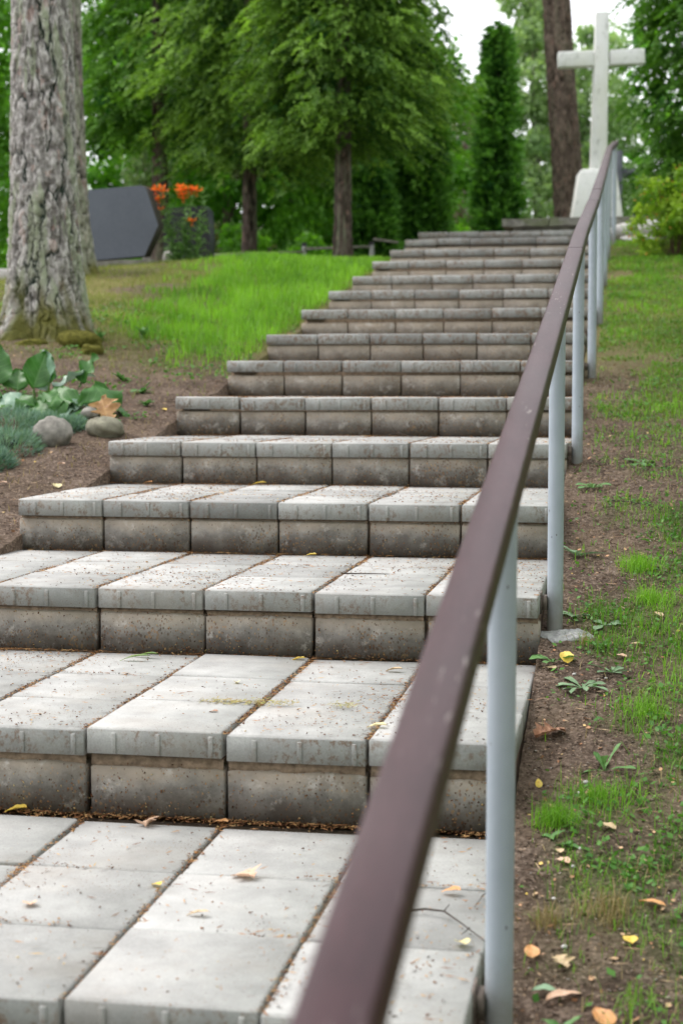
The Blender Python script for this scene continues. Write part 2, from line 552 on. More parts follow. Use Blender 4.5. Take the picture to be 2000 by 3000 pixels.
# ================================================================ PLATFORM AT THE TOP
M_OLDSTONE = plain('weathered_stone', (.20, .195, .165), .95, .15, .5, 9, .02)
def rough_block(x0, x1, y0, y1, z0, z1, seed, n=6, amp=.012):
    """box with an uneven hewn surface"""
    vs_, fs_ = [], []
    V, F_ = box(x0, x1, y0, y1, z0, z1)
    out = Geo()
    for f in F_:
        a, b_, c, d = V[f]
        u = np.linspace(0, 1, n * 3 + 1)
        uu, vv = np.meshgrid(u, u)
        P = (a * (1 - uu[..., None]) * (1 - vv[..., None]) + b_ * uu[..., None] * (1 - vv[..., None]) + c * uu[..., None] * vv[..., None] + d * (1 - uu[..., None]) * vv[..., None]).reshape(-1, 3)
        s = np.stack([fbm(P[:, 1] * 9 + P[:, 2] * 7, P[:, 0] * 9 + i * 3, seed + i, 3) - .5 for i in range(3)], 1)
        P = P + s * amp * 2
        m = n * 3 + 1
        ii = np.arange(m * m).reshape(m, m)
        out.put(P, np.stack([ii[:-1, :-1], ii[:-1, 1:], ii[1:, 1:], ii[1:, :-1]], -1).reshape(-1, 4))
    return out
def moss_stone_mat():
    m, nt, b, out = mat_new('mossy_stone'); N = NT(nt); w = N.world()
    col = N.ramp(N.noise(w, 14, 5, .7), [(.3, (.10, .095, .08)), (.6, (.25, .24, .21)), (.8, (.36, .35, .31))])
    nz = N.sep(N.n('ShaderNodeNewGeometry').outputs['Normal'])[2]
    mm = N.math('MULTIPLY', N.ramp(N.noise(w, 5, 4, .7), [(.45, 0.0), (.56, 1.0)]), N.math('ADD', .45, N.math('MULTIPLY', nz, .5)), clamp=True)
    col = N.mix(mm, col, (.09, .13, .02))
    N.l(col, b.inputs['Base Color']); b.inputs['Roughness'].default_value = 1
    N.bump(N.noise(w, 40, 5, .7), .8, .01, b)
    return m
M_MOSSTONE = moss_stone_mat()
plat = empty('platform', 'low mossy stone platform at the top of the steps under the white cross', 'platform', (1.6, 15.6, 2.8))
def child_at(g, name, mat, parent, smooth=False):
    o = g.make(name, mat, parent, smooth)
    o.matrix_parent_inverse = Matrix.Translation(parent.location).inverted()
    return o
xs_ = [.74, 1.22, 1.66, 2.12, 2.72, 3.3]
for i in range(5):
    child_at(rough_block(xs_[i] + .004, xs_[i + 1] - .004, 15.50, 16.3, 2.80, 2.878 + .006 * (i % 2), 60 + i, 4, .008), 'edge_slab', M_MOSSTONE, plat)
child_at(rough_block(.85, 3.2, 15.60, 17.6, 2.3, 2.83, 70, 4, .01), 'core', M_OLDSTONE, plat)
child_at(rough_block(.95, 3.1, 15.9, 17.5, 2.83, 2.925, 73, 4, .012), 'upper_fill', M_MOSSTONE, plat)

M_PALE = plain('pale_rubble', (.48, .46, .44), .95, .15, .35, 14, .01)
def rock_geo(r, seed, n=26, flat=1.0, amp=.22):
    th = np.linspace(0, 2 * np.pi, n * 2, endpoint=False); ph = np.linspace(.001, np.pi - .001, n)
    T, P = np.meshgrid(th, ph)
    d = np.stack([np.sin(P) * np.cos(T), np.sin(P) * np.sin(T), np.cos(P)], -1)
    nn = fbm(d[..., 0] * 1.7 + 9 + d[..., 2], d[..., 1] * 1.7 + 4 - d[..., 2] * .7, seed, 3) - .5
    n3 = fbm(d[..., 0] * 9 + 3, d[..., 1] * 7 + d[..., 2] * 9, seed + 5, 3) - .5
    rr = 1 + amp * 2 * nn + .05 * n3
    V = d * rr[..., None] * np.array(r)
    ii = np.arange(n * n * 2).reshape(n, n * 2); jj = np.roll(ii, -1, 1)
    Q = np.stack([ii[:-1], ii[1:], jj[1:], jj[:-1]], -1).reshape(-1, 4)
    return V.reshape(-1, 3), Q
# rubble under the right end of the platform
for i, (x, y, z, r, lab) in enumerate([
        (2.00, 15.28, 2.71, (.16, .10, .085), 'pale stone block under the platform edge just right of the handrail'),
        (2.26, 15.22, 2.72, (.15, .10, .09), 'whitish rubble stone under the platform edge beside the lime shrub'),
        (2.12, 15.02, 2.60, (.17, .09, .045), 'flat pale stone lying on the soil before the platform rubble')]):
    V, Q = rock_geo(r, 200 + i, 16, amp=.3)
    o = add('rubble_stone', V, Q, M_PALE, None, smooth=True, loc=(x, y, z)); tag(o, lab, 'stone', 'rubble stones under the platform')

# ================================================================ HANDRAIL
def rail_wood():
    m, nt, b, out = mat_new('maroon_paint'); N = NT(nt)
    w = N.coord('Object', (9, 1.0, 9))
    col = N.ramp(N.noise(w, 2.3, 4, .6), [(.32, (.032, .0095, .0125)), (.5, (.044, .0145, .018)), (.7, (.058, .024, .028))])
    fade = N.ramp(N.noise(N.coord('Object', (1, .55, 1)), 2.1, 3, .55), [(.42, 0.0), (.62, 1.0)])
    col = N.mix(N.math('MULTIPLY', fade, .40), col, (.062, .043, .044))
    gr = N.noise(N.coord('Object', (60, 2.2, 60)), 3, 4, .7)
    col = N.mix(1.0, col, N.ramp(gr, [(.3, .82), (.7, 1.1)]), 'MULTIPLY')
    spots = N.math('LESS_THAN', N.voro(N.coord('Object', (1, .45, 1)), 19), .05)
    col = N.mix(N.math('MULTIPLY', spots, .5), col, (.33, .29, .25))
    scr = N.math('MULTIPLY', N.ramp(N.noise(N.coord('Object', (70, 9, 20)), 1.6, 3, .7), [(.62, 0.0), (.66, 1.0)]), N.ramp(N.noise(w, .9, 2), [(.45, 0.0), (.6, 1.0)]))
    col = N.mix(N.math('MULTIPLY', scr, .5), col, (.42, .37, .34))
    N.l(col, b.inputs['Base Color'])
    b.inputs['Roughness'].default_value = .45
    b.inputs['Specular IOR Level'].default_value = .30
    N.bump(N.math('ADD', gr, N.math('MULTIPLY', scr, -.4)), .35, .0016, b)
    return m
M_RAIL = rail_wood()
def post_paint():
    m, nt, b, out = mat_new('grey_blue_enamel'); N = NT(nt)
    oc = N.coord('Object', rand=True)
    col = N.mix(N.ramp(N.noise(oc, 7, 5, .6), [(.35, 0.0), (.7, 1.0)]), (.31, .355, .40), (.37, .415, .46))
    z = N.sep(N.coord('Object'))[2]
    dirt = N.ramp(N.math('ADD', z, N.math('MULTIPLY', N.noise(oc, 20, 4, .7), .12)), [(.17, 1.0), (.29, 0.0)])
    col = N.mix(N.math('MULTIPLY', dirt, .75), col, (.17, .15, .12))
    ch = N.math('LESS_THAN', N.voro(N.coord('Object', (1, 1, .5), True), 46), .085)
    col = N.mix(N.math('MULTIPLY', ch, .8), col, (.09, .07, .06))
    N.l(col, b.inputs['Base Color']); b.inputs['Roughness'].default_value = .38
    b.inputs['Specular IOR Level'].default_value = .5
    N.bump(N.noise(oc, 45, 3), .2, .001, b)
    return m
M_POST = post_paint()
M_STEEL = plain('rusty_steel', (.16, .13, .11), .7, .4, .5, 60, .002, .3)

def rail_x(y): return float(np.interp(y, [-2, 5, 6.7, 9, 13, 14.4], [1.832, 1.834, 1.848, 1.855, 1.858, 1.905]))
def rail_z(y):     # centre of the board
    return .726 + .1900 * y + float(np.interp(y, [-2, 4.4, 6, 8, 11, 14.4], [0, 0, .0, .0, .0, .0]))
hand = empty('handrail', 'maroon painted wooden handrail on grey blue round posts climbing beside the steps', 'handrail', (0, 0, 0))
RW, RT = .0262, .0205
joints = [-1.9, 4.36, 4.88, 6.62, 7.42, 14.25]
for a, b_ in zip(joints[:-1], joints[1:]):
    ys = np.linspace(a + .0022, b_ - .0022, max(3, int((b_ - a) / .25)))
    V = []
    c = .005
    prof = []
    for (sx, sz) in ((1, 1), (-1, 1), (-1, -1), (1, -1)):
        base = [(RW, RT - c), (RW - c * .35, RT - c * .35), (RW - c, RT)]
        if sx * sz < 0: base = base[::-1]
        prof += [(sx * px_, sz * pz_) for px_, pz_ in base]
    prof = np.array(prof)
    jx, jz = rs.gauss(0, .0012), rs.gauss(0, .0012)
    for y in ys:
        cx, cz = rail_x(y) + jx, rail_z(y) + jz
        V.append(np.stack([cx + prof[:, 0], np.full(12, y) - prof[:, 1] * .19, cz + prof[:, 1]], 1))
    n = 12; V = np.concatenate(V); i = np.arange(n); j = (i + 1) % n
    Q = np.concatenate([np.stack([r * n + i, r * n + j, (r + 1) * n + j, (r + 1) * n + i], 1) for r in range(len(ys) - 1)])
    gg = Geo().put(V, Q)
    for r, fl in ((0, 1), (len(ys) - 1, 0)):
        ring = V[r * n:(r + 1) * n]; cc = ring.mean(0)
        tri = np.stack([i, j, np.full(n, n)], 1)
        gg.put(np.vstack([ring, cc]), tri if not fl else tri[:, ::-1])
    gg.make('rail_board', M_RAIL, hand)

for i in range(-1, 8):
    y = 1.11 + 1.92 * i
    if i == 7: y = 14.12
    x = rail_x(y) - .002
    zb = (SLOPE * y - .20) if y > 0 else SLOPE * y - .3
    zt = rail_z(y) - RT - .004
    V, Q = tube([(0, 0, 0), (0, 0, .15), (0, 0, (zt - zb) * .6), (0, 0, zt - zb)], .0212, 28)
    p = add('post', V, Q, M_POST, hand, None, True, (x, y, zb), (rs.gauss(0, .004), rs.gauss(0, .003), 0))
    # flat saddle under the board
    V, Q = box(-.018, .018, -.032, .032, 0, .004)
    s = add('saddle', V, Q, M_POST, p, None, False, (0, 0, zt - zb)); s.rotation_euler = (.187, 0, 0)
    # bolted bracket to the slab edge
    if i >= 0:
        g = Geo(); g.put(*box(-.034, -.0205, -.022, .022, -.018, .018)); g.put(*box(-.0385, -.034, -.030, .030, -.028, .028))
        tube_into(g, [(-.0345, 0, 0), (-.027, -.001, 0)], .008, 6)
        zz = TREAD[min(15, 1 + 2 * i)][0] - .03 if i < 7 else TREAD[14][0] - .03
        b2 = g.make('bracket', M_STEEL, p); b2.location = (0, 0, zz - zb)

# concrete footing at the second post
V, Q = rock_geo((.064, .080, .024), 301, 44, amp=.55)
V = V + .004 * (np.stack([fbm(V[:, 0] * 90, V[:, 1] * 90, 5 + i, 3) for i in range(3)], 1) - .5) * [1, 1, 2.5]
foot = add('footing', V, Q, plain('footing_concrete', (.33, .33, .32), .95, .2, .35, 50, .006), None, smooth=True, loc=(1.864, 2.985, float(terrain(1.864, 2.985)) - .008))
tag(foot, 'rough grey concrete footing in the soil around a handrail post', 'footing')
# ================================================================ TREE BARK
def bark_mat(name, plate_a, plate_b, crack, lichen=.0, moss=0):
    m, nt, b, out = mat_new(name); N = NT(nt)
    g = N.attr('groove'); c = N.attr('cell'); ms = N.attr('moss'); li = N.attr('lichen')
    col = N.mix(c, plate_a, plate_b)
    w = N.world((1, 1, .45))
    col = N.mix(1.0, col, N.ramp(N.noise(w, 55, 5, .7), [(.32, .55), (.68, 1.32)]), 'MULTIPLY')
    pink = N.math('GREATER_THAN', N.noise(N.world((1, 1, .5)), 16, 2), .63)
    col = N.mix(N.math('MULTIPLY', pink, .28), col, (.42, .25, .20))
    col = N.mix(N.math('MULTIPLY', li, lichen), col, (.27, .31, .20))
    col = N.mix(N.ramp(g, [(.03, 1.0), (.30, 0.0)]), col, crack)
    mc = N.mix(N.noise(N.world(), 30, 4, .7), (.055, .060, .015), (.17, .16, .035))
    col = N.mix(N.math('MULTIPLY', ms, moss), col, mc)
    N.l(col, b.inputs['Base Color']); b.inputs['Roughness'].default_value = .95
    b.inputs['Specular IOR Level'].default_value = .15
    N.bump(N.noise(w, 80, 5, .75), .9, .006, b)
    return m

def voro_cells(u, v, seed, wrap):
    """F1, F2 and a cell id on a (u,v) lattice that wraps round in u"""
    iu = np.floor(u); iv = np.floor(v)
    f1 = np.full(u.shape, 9.0); f2 = f1.copy(); cid = np.zeros(u.shape)
    for du in (-1, 0, 1):
        for dv in (-1, 0, 1):
            cu = iu + du; cv = iv + dv; wu = np.mod(cu, wrap)
            pu = cu + .1 + .8 * _hash(wu, cv, seed); pv = cv + .1 + .8 * _hash(wu, cv, seed + 7)
            d = np.hypot(u - pu, v - pv)
            near_ = d < f1
            f2 = np.where(near_, f1, np.minimum(f2, d))
            cid = np.where(near_, _hash(wu, cv, seed + 13), cid)
            f1 = np.where(near_, d, f1)
    return f1, f2, cid

def trunk(name, parent, mat, axis, radii, zs, nth, nz, cell=.045, stretch=2.6, depth=.014, seed=0, flare=0, roots=5, mossz=0):
    """axis: list of (x,y) at the heights zs; radii at the same heights"""
    z = np.linspace(zs[0], zs[-1], nz)
    ax = np.interp(z, zs, [a[0] for a in axis]); ay = np.interp(z, zs, [a[1] for a in axis]); r = np.interp(z, zs, radii)
    th = np.linspace(0, 2 * np.pi, nth, endpoint=False)
    th = th + np.pi / 2
    T, Z = np.meshgrid(th, z)
    Rm = np.repeat(r[:, None], nth, 1)
    r0 = np.mean(radii)
    u = (T - np.pi / 2) * r0 / cell; v = Z / (cell * stretch)
    wu = u + 1.0 * (fbm(u * .5, v * 1.1, seed + 3, 2) - .5) + .35 * (fbm(u * 2.2, v * 4.5, seed + 33, 2) - .5)
    n1 = .82 * vnoise(wu * 1.15, v * .36, seed + 1) + .18 * fbm(wu * 3, v * 2.2, seed + 41, 2)
    n2 = .8 * vnoise(wu * .55 + 9, v * 1.25 + .7 * fbm(u, v, seed + 5, 2), seed + 2) + .2 * fbm(wu * 3, v * 3, seed + 42, 2)
    wid = .45 + 1.1 * fbm(u * .5 + 4, v * .8, seed + 8, 2)
    gr = np.clip(np.abs(n1 - .5) * 6.5 * wid, 0, 1)
    n4 = vnoise(wu * 2.1 + 40, v * .8, seed + 71)
    gr = np.minimum(gr, np.clip(.38 + np.abs(n4 - .5) * 5, 0, 1))
    gr = np.minimum(gr, np.clip(.20 + np.abs(n2 - .5) * 7 * wid, 0, 1))
    flake = fbm(wu * 1.7 + 3, v * 2.2, seed + 6, 4)
    cid = np.clip((flake - .5) * 2.6 + .5, 0, 1)
    terr_ = np.floor(flake * 9) / 9
    g2 = sstep(0, .5, gr)
    fl = flare * np.exp(-(Z - zs[0]) / .22) * (1 + .55 * np.cos(T * roots + seed) + .3 * np.cos(T * 3 + 1.3))
    lump = .03 * r0 * (fbm(np.cos(T) * 2 + 4, np.sin(T) * 2 + Z * 1.2, seed + 9, 3) - .5) * 4
    rad = Rm + fl + lump + depth * (g2 - .6) + depth * 1.3 * (terr_ - .5) + .75 * depth * (fbm(np.cos(T) * 16 + 20, np.sin(T) * 16 + Z * 34, seed + 2, 3) - .5)
    V = np.stack([ax[:, None] + rad * np.cos(T), ay[:, None] + rad * np.sin(T), Z], -1).reshape(-1, 3)
    ii = np.arange(nth * nz).reshape(nz, nth); jj = np.roll(ii, -1, 1)
    Q = np.stack([ii[:-1], jj[:-1], jj[1:], ii[1:]], -1).reshape(-1, 4)
    li = sstep(.50, .62, fbm(np.cos(T) * 3 + 7, np.sin(T) * 3 + Z * 3.4, seed + 21, 4)) * (.35 + .65 * gr)
    mo = np.zeros_like(Z)
    if mossz:
        mo = sstep(mossz, 0, (Z - zs[0]) + 1.1 * mossz * (fbm(np.cos(T) * 4 + 2, np.sin(T) * 4 + Z * 5, seed + 31, 3) - .35))
        mo = np.clip(mo * 1.6, 0, 1)
    o = add(name, V, Q, mat, None, {'groove': gr.ravel(), 'cell': cid.ravel(), 'lichen': li.ravel(), 'moss': mo.ravel()}, smooth=True)
    if parent:
        o.parent = parent
        o.matrix_parent_inverse = Matrix.Translation(parent.location).inverted()
    return o

# ================================================================ FOLIAGE
def rhombs(P, A, B, tone):
    """one kite-shaped leaf per row: base P, long axis A, half-width vector B; 2 triangles each"""
    n = len(P)
    V = np.stack([P, P + A * .45 + B, P + A, P + A * .45 - B], 1).reshape(-1, 3)
    k = np.arange(n)[:, None] * 4
    T = np.concatenate([k + [0, 1, 2], k + [0, 2, 3]], 1).reshape(-1, 3)
    return V, T, np.repeat(tone, 4)

def unit(v): return v / (np.linalg.norm(v, axis=-1, keepdims=True) + 1e-9)

def conifer_crown(cx, cy, z0, z1, prof, nb, seed, spray=.26, leaf=.042, per=13, sprays=14, droop=.9, lw=.30, hang=.8, az_range=None, tmean=.45, tsd=.17):
    """drooping sprays of scale leaves along arching branches"""
    g = rng(seed)
    zz = z0 + (z1 - z0) * g.random(nb) ** 1.05
    az = g.random(nb) * 2 * np.pi if az_range is None else az_range[0] + (az_range[1] - az_range[0]) * g.random(nb)
    L = np.array([prof(z) for z in zz]) * (.62 + .5 * g.random(nb))
    d = np.stack([np.cos(az), np.sin(az), np.zeros(nb)], 1)
    # sprays
    bi = np.repeat(np.arange(nb), sprays)
    t = .18 + .82 * g.random(len(bi)) ** .75
    ns = len(bi)
    side = unit(np.stack([-d[bi, 1], d[bi, 0], np.zeros(ns)], 1))
    lat = (g.random(ns) - .5) * .75 * L[bi] * (.25 + .5 * (1 - t))
    P0 = np.array([cx, cy, 0.0]) + d[bi] * (L[bi] * t)[:, None] + side * lat[:, None]
    P0[:, 2] = zz[bi] + L[bi] * (.28 * t - .48 * droop * t ** 2) + .06 * g.normal(size=ns)
    out = unit(d[bi] * (.45 + .4 * g.random(ns))[:, None] + side * (lat * 1.6 + .5 * g.normal(size=ns))[:, None] + np.array([0, 0, -1]) * (hang * (.4 + .9 * g.random(ns)))[:, None])
    sl = spray * (.6 + .7 * g.random(ns))
    btone = g.normal(0, tsd, nb)
    stone = tmean + btone[bi] + g.normal(0, .10, ns) + .30 * (t - .65)
    # leaflets along each spray
    si = np.repeat(np.arange(ns), per)
    s = np.tile(np.linspace(.02, 1, per), ns)
    n = len(si)
    o = out[si]
    nrm = unit(g.normal(size=(ns, 3)) * .6 + np.array([0, 0, .6]) + d[bi] * .5)[si]
    lat_ax = unit(np.cross(o, nrm))
    sg = np.where(np.tile(np.arange(per) % 2, ns) == 0, 1.0, -1.0)
    P = P0[si] + o * (s * sl[si])[:, None]
    P[:, 2] -= (s ** 2) * sl[si] * .30
    A = unit(o * .8 + lat_ax * (sg * .75 * (1.05 - s))[:, None] + g.normal(size=(n, 3)) * .18) * (leaf * (1.25 - .55 * s) * (.7 + .6 * g.random(n)))[:, None]
    B = unit(np.cross(A, nrm + g.normal(size=(n, 3)) * .35)) * (np.linalg.norm(A, axis=1) * lw)[:, None]
    tone = np.clip(stone[si] + .22 * (s - .5) + g.normal(0, .06, n), 0, 1)
    return rhombs(P, A, B, tone)

def leaf_cloud(centres, radii, n_each, leaf, seed, lw=.33, up=.4, tmean=.5, tone_sd=.12, shell=.55):
    """broad leaves massed in twig-clumps; centres (k,3), radii (k,)"""
    g = rng(seed)
    centres = np.asarray(centres, float); radii = np.asarray(radii, float)
    k = len(centres)
    ci = np.repeat(np.arange(k), n_each)
    n = len(ci)
    v = unit(g.normal(size=(n, 3)))
    rr = (shell + (1 - shell) * g.random(n)) * g.random(n) ** .25
    P = centres[ci] + v * (rr * radii[ci])[:, None] * np.array([1, 1, .75])
    A = unit(v * .7 + g.normal(size=(n, 3)) * .7 + np.array([0, 0, -up * .4])) * (leaf * (.6 + .7 * g.random(n)))[:, None]
    nr = unit(v * .6 + np.array([0, 0, up]) + g.normal(size=(n, 3)) * .45)
    B = unit(np.cross(A, nr)) * (np.linalg.norm(A, axis=1) * lw)[:, None]
    ct = g.normal(0, tone_sd, k)
    tone = np.clip(tmean + ct[ci] + g.normal(0, .08, n) + .10 * v[:, 2], 0, 1)
    return rhombs(P, A, B, tone)

def crown_obj(name, parent, mat, *parts):
    g = Geo()
    for V, T, t in parts: g.put(V, T, tone=t)
    o = g.make(name, mat, parent)
    if parent is not None:
        o.matrix_parent_inverse = Matrix.Translation(parent.location).inverted()
    return o

M_CONIFER = leafy('conifer_leaf', (.014, .062, .008), (.25, .43, .065), .34, .65)
M_CONIFER_D = leafy('dark_conifer_leaf', (.016, .080, .009), (.15, .33, .036), .32, .6)
M_THUJA = leafy('thuja_leaf', (.013, .070, .012), (.15, .35, .055), .30)
M_BROAD = leafy('broad_leaf', (.030, .14, .012), (.20, .44, .045), .48, .5)
M_PALE_LEAF = leafy('pale_leaf', (.11, .19, .07), (.33, .44, .24), .45, .5)
M_BIRCH_LEAF = leafy('birch_leaf', (.16, .28, .11), (.40, .52, .28), .5, .5)
M_OLIVE = leafy('olive_leaf', (.05, .075, .03), (.14, .16, .065), .3)
M_DRY = leafy('dry_brown_needle', (.10, .065, .045), (.22, .17, .13), .25)
M_LIME = leafy('lime_leaf', (.09, .22, .015), (.44, .60, .07), .45, .5)

M_BARK1 = bark_mat('pine_bark', (.150, .137, .125), (.46, .44, .415), (.016, .028, .020), .85, .95)
M_BARK_R = bark_mat('brown_pine_bark', (.105, .078, .062), (.20, .150, .120), (.024, .017, .012), .12, .3)
M_BARK_D = bark_mat('dark_bark', (.060, .044, .036), (.13, .10, .085), (.014, .011, .009), .35, .5)
M_BARK_P = bark_mat('grey_bark', (.20, .18, .165), (.36, .33, .31), (.05, .04, .035), .3, .5)

# ---- the two pines at the left edge
p1 = empty('pine_tree', 'thick flaky barked pine trunk with mossy foot behind the big leaved plant', 'tree', (-1.33, 7.74, 1.33))
trunk('trunk', p1, M_BARK1, [(-1.345, 7.75), (-1.345, 7.75), (-1.345, 7.75), (-1.35, 7.76), (-1.355, 7.76)], [.235, .210, .188, .165, .155],
      [1.22, 1.65, 2.3, 3.3, 4.1], 280, 480, .042, 2.5, .016, 5, .13, 5, .62)
o = trunk('upper_trunk', p1, M_BARK1, [(-1.355, 7.76), (-1.37, 7.8)], [.155, .12], [4.101, 9.0], 60, 120, .06, 3, .01, 6)
crown_obj('crown', p1, M_CONIFER_D, conifer_crown(-1.33, 7.8, 7.6, 10.5, lambda z: 2.1 * (1 - (z - 7.6) / 3.6), 60, 900, .3, .09, 6, 10, lw=.14))
p2 = empty('pine_tree', 'slimmer pine trunk standing close behind the thick left pine', 'tree', (-2.38, 11.0, 2.0))
M_BARK2 = bark_mat('shade_tinted_pine_bark', (.11, .095, .085), (.33, .30, .275), (.016, .012, .009), .5, .95)  # darker copy of the pine bark, the rear trunk's shade put into its colours
trunk('trunk', p2, M_BARK2, [(-2.375, 11.0), (-2.39, 11.0), (-2.41, 11.0), (-2.42, 11.0)], [.205, .185, .175, .165],
      [1.95, 2.5, 3.4, 4.6], 150, 300, .042, 2.5, .014, 31, .06, 5, .22)
trunk('upper_trunk', p2, M_BARK2, [(-2.42, 11.0), (-2.43, 11.0)], [.165, .12], [4.601, 9.5], 50, 80, .06, 3, .01, 32)
crown_obj('crown', p2, M_CONIFER_D, conifer_crown(-2.2, 11.0, 8.0, 11, lambda z: 2.1 * (1 - (z - 8) / 3.6), 50, 901, .3, .09, 6, 10, lw=.14))

# ---- leaning brown pine by the cross
p3 = empty('pine_tree', 'brown pine trunk standing directly left of the white cross', 'tree', (1.33, 18.1, 2.7))
trunk('trunk', p3, M_BARK_R, [(1.37, 18.14), (1.35, 18.14), (1.30, 18.14), (1.22, 18.16), (1.12, 18.2), (1.02, 18.3)], [.20, .178, .172, .165, .155, .12],
      [2.6, 3.1, 3.9, 4.8, 6.2, 10], 110, 420, .05, 3.0, .02, 44, .05)
crown_obj('crown', p3, M_CONIFER_D, conifer_crown(1.0, 18.3, 8.4, 11.5, lambda z: 2.2 * (1 - (z - 8.4) / 4.0), 60, 902, .3, .09, 6, 10, lw=.14))

# ---- the conifers in the middle
def conifer(label, x, y, zb, r, z0, z1, prof, nb, seed, mat, tr_mat, trunk_h=None, lean=(0, 0), **kw):
    e = empty('conifer_tree', label, 'tree', (x, y, zb), 'conifers behind the lawn')
    th = trunk_h or (z1 - zb) * .92
    trunk('trunk', e, tr_mat, [(x, y), (x + lean[0] * .3, y), (x + lean[0], y + lean[1])], [r, r * .86, r * .35], [zb - .15, zb + .9, zb + th], 56, 150, .05, 2.6, .012, seed, .03, 5, .25)
    crown_obj('crown', e, mat, conifer_crown(x + lean[0] * .5, y, z0, z1, prof, nb, seed, **kw))
    return e
conifer('large bright green conifer with a bare brown trunk at the right end of the lawn', -.66, 13.95, 2.34, .088, 3.42, 7.2,
        lambda z: np.interp(z, [3.4, 3.9, 4.35, 4.8, 5.6, 7.2], [.85, 1.08, 1.06, .90, .75, .2]), 560, 70, M_CONIFER, M_BARK_D, lean=(.0, 0), sprays=28, per=9, hang=.34, droop=.75, spray=.125, leaf=.040, lw=.29, tmean=.42, tsd=.2)
conifer('bright green conifer with thin dark trunk left of the large one', -1.87, 15.2, 2.36, .078, 3.40, 7.4,
        lambda z: np.interp(z, [3.3, 3.9, 4.8, 6, 7.4], [.80, 1.10, 1.25, .9, .2]), 400, 71, M_CONIFER, M_BARK_D, sprays=27, per=9, hang=.38, droop=.75, spray=.135, leaf=.042, lw=.29, tmean=.42, tsd=.2)
conifer('dark green conifer filling the upper left behind the pine trunks', -3.25, 16.6, 2.1, .11, 3.9, 8.2,
        lambda z: np.interp(z, [3.9, 4.6, 5.6, 8.2], [.9, 1.45, 1.35, .2]), 360, 72, M_CONIFER_D, M_BARK_D, sprays=22, per=8, spray=.16, leaf=.055, hang=.4, tmean=.6, lw=.36)
conifer('green conifer standing between the two bare trunks further back', -1.2, 18.4, 2.3, .10, 3.7, 8.6,
        lambda z: np.interp(z, [3.7, 4.5, 5.6, 8.6], [1.0, 1.4, 1.35, .2]), 330, 73, M_CONIFER_D, M_BARK_D, sprays=22, per=8, spray=.16, leaf=.055, hang=.4, tmean=.62, lw=.36)
conifer('dark yew like conifer at the upper right partly covering the cross arm', 2.98, 16.9, 2.6, .13, 3.15, 8.0,
        lambda z: np.interp(z, [3.1, 4.0, 5.2, 6.5, 8.0], [.85, 1.02, 1.10, .95, .2]), 460, 74, M_CONIFER_D, M_BARK_D, sprays=15, per=12, hang=.5, droop=.6, spray=.22, leaf=.048, lw=.36, tmean=.42)

# ---- columnar thujas
def thuja(label, x, y, zb, zt, prof, nb, seed, mat=None, **kw):
    e = empty('thuja_tree', label, 'tree', (x, y, zb), 'slender thujas behind the steps')
    trunk('trunk', e, M_BARK_D, [(x, y), (x, y)], [.06, .02], [zb - .1, zb + (zt - zb) * .93], 24, 60, .05, 2.6, .006, seed)
    a = dict(spray=.15, leaf=.058, per=7, sprays=10, hang=-.6, droop=-.3, lw=.36, tsd=.26)
    a.update(kw)
    crown_obj('crown', e, mat or M_THUJA, conifer_crown(x, y, zb + .08, zt - .15, prof, nb, seed, **a))
    return e
def colprof(zb, zt, r, belly=.3):
    return lambda z: r * float(np.interp((z - zb) / (zt - zb), [0, .12, belly, .7, .9, 1], [.72, .95, 1, .74, .45, .12]))
thuja('tall narrow dark green thuja standing alone before the white sky', .17, 22.0, 2.75, 6.32, colprof(2.75, 6.32, .335), 620, 80)
thuja('narrow green thuja at the left end of the top step', -.40, 18.2, 2.6, 4.80, colprof(2.6, 4.8, .30), 330, 81, spray=.14, tmean=.5)
thuja('short bright green thuja between the large trunk and the top steps', -1.12, 19.0, 2.4, 4.1, colprof(2.4, 4.1, .32), 300, 82, tmean=.62)
thuja('rounded green thuja just right of the large bare trunk', -.92, 17.3, 2.35, 3.75, colprof(2.35, 3.75, .30), 280, 83, tmean=.55)

# ---- broad-leaved trees of the wood behind
def broad_tree(name, label, x, y, zb, r, ztop, crown_c, crown_r, nclump, n_each, leaf, seed, mat, bark, tr_lean=0, clump_r=.45, tmean=.5, group='trees of the wood behind', lw=.36):
    e = empty(name, label, 'tree', (x, y, zb), group)
    trunk('trunk', e, bark, [(x, y), (x + tr_lean * .5, y), (x + tr_lean, y)], [r, r * .8, r * .3], [zb - .3, (zb + ztop) / 2, ztop], 26, 90, .06, 3, .012, seed)
    g = rng(seed)
    v = unit(g.normal(size=(nclump, 3))) * (g.random(nclump) ** .45)[:, None]
    C = np.array(crown_c) + v * np.array(crown_r)
    # limbs reach towards a third of the clumps
    gl = Geo()
    for c in C[:: max(1, nclump // 9)]:
        a = np.array([x + tr_lean * .5, y, zb + (ztop - zb) * g.uniform(.3, .7)])
        midp = (a + c) / 2 + np.array([0, 0, .15])
        tube_into(gl, [a, midp, c], [r * .3, r * .2, r * .08], 6, groove=1, cell=.4, lichen=0, moss=0)
    lo = gl.make('limb', bark, e); lo.matrix_parent_inverse = Matrix.Translation(e.location).inverted(); lo["kind"] = "stuff"
    crown_obj('crown', e, mat, leaf_cloud(C, clump_r * (.6 + .8 * g.random(nclump)), n_each, leaf, seed + 1, tmean=tmean, lw=lw))
    return e
broad_tree('pale_leaved_tree', 'tree with pale silvery leaves just right of the left pine trunks', -4.3, 19.6, 2.0, .09, 5.2, (-4.05, 19.3, 4.75), (.85, .7, 1.0), 26, 230, .085, 300, M_PALE_LEAF, M_BARK_P, clump_r=.36)
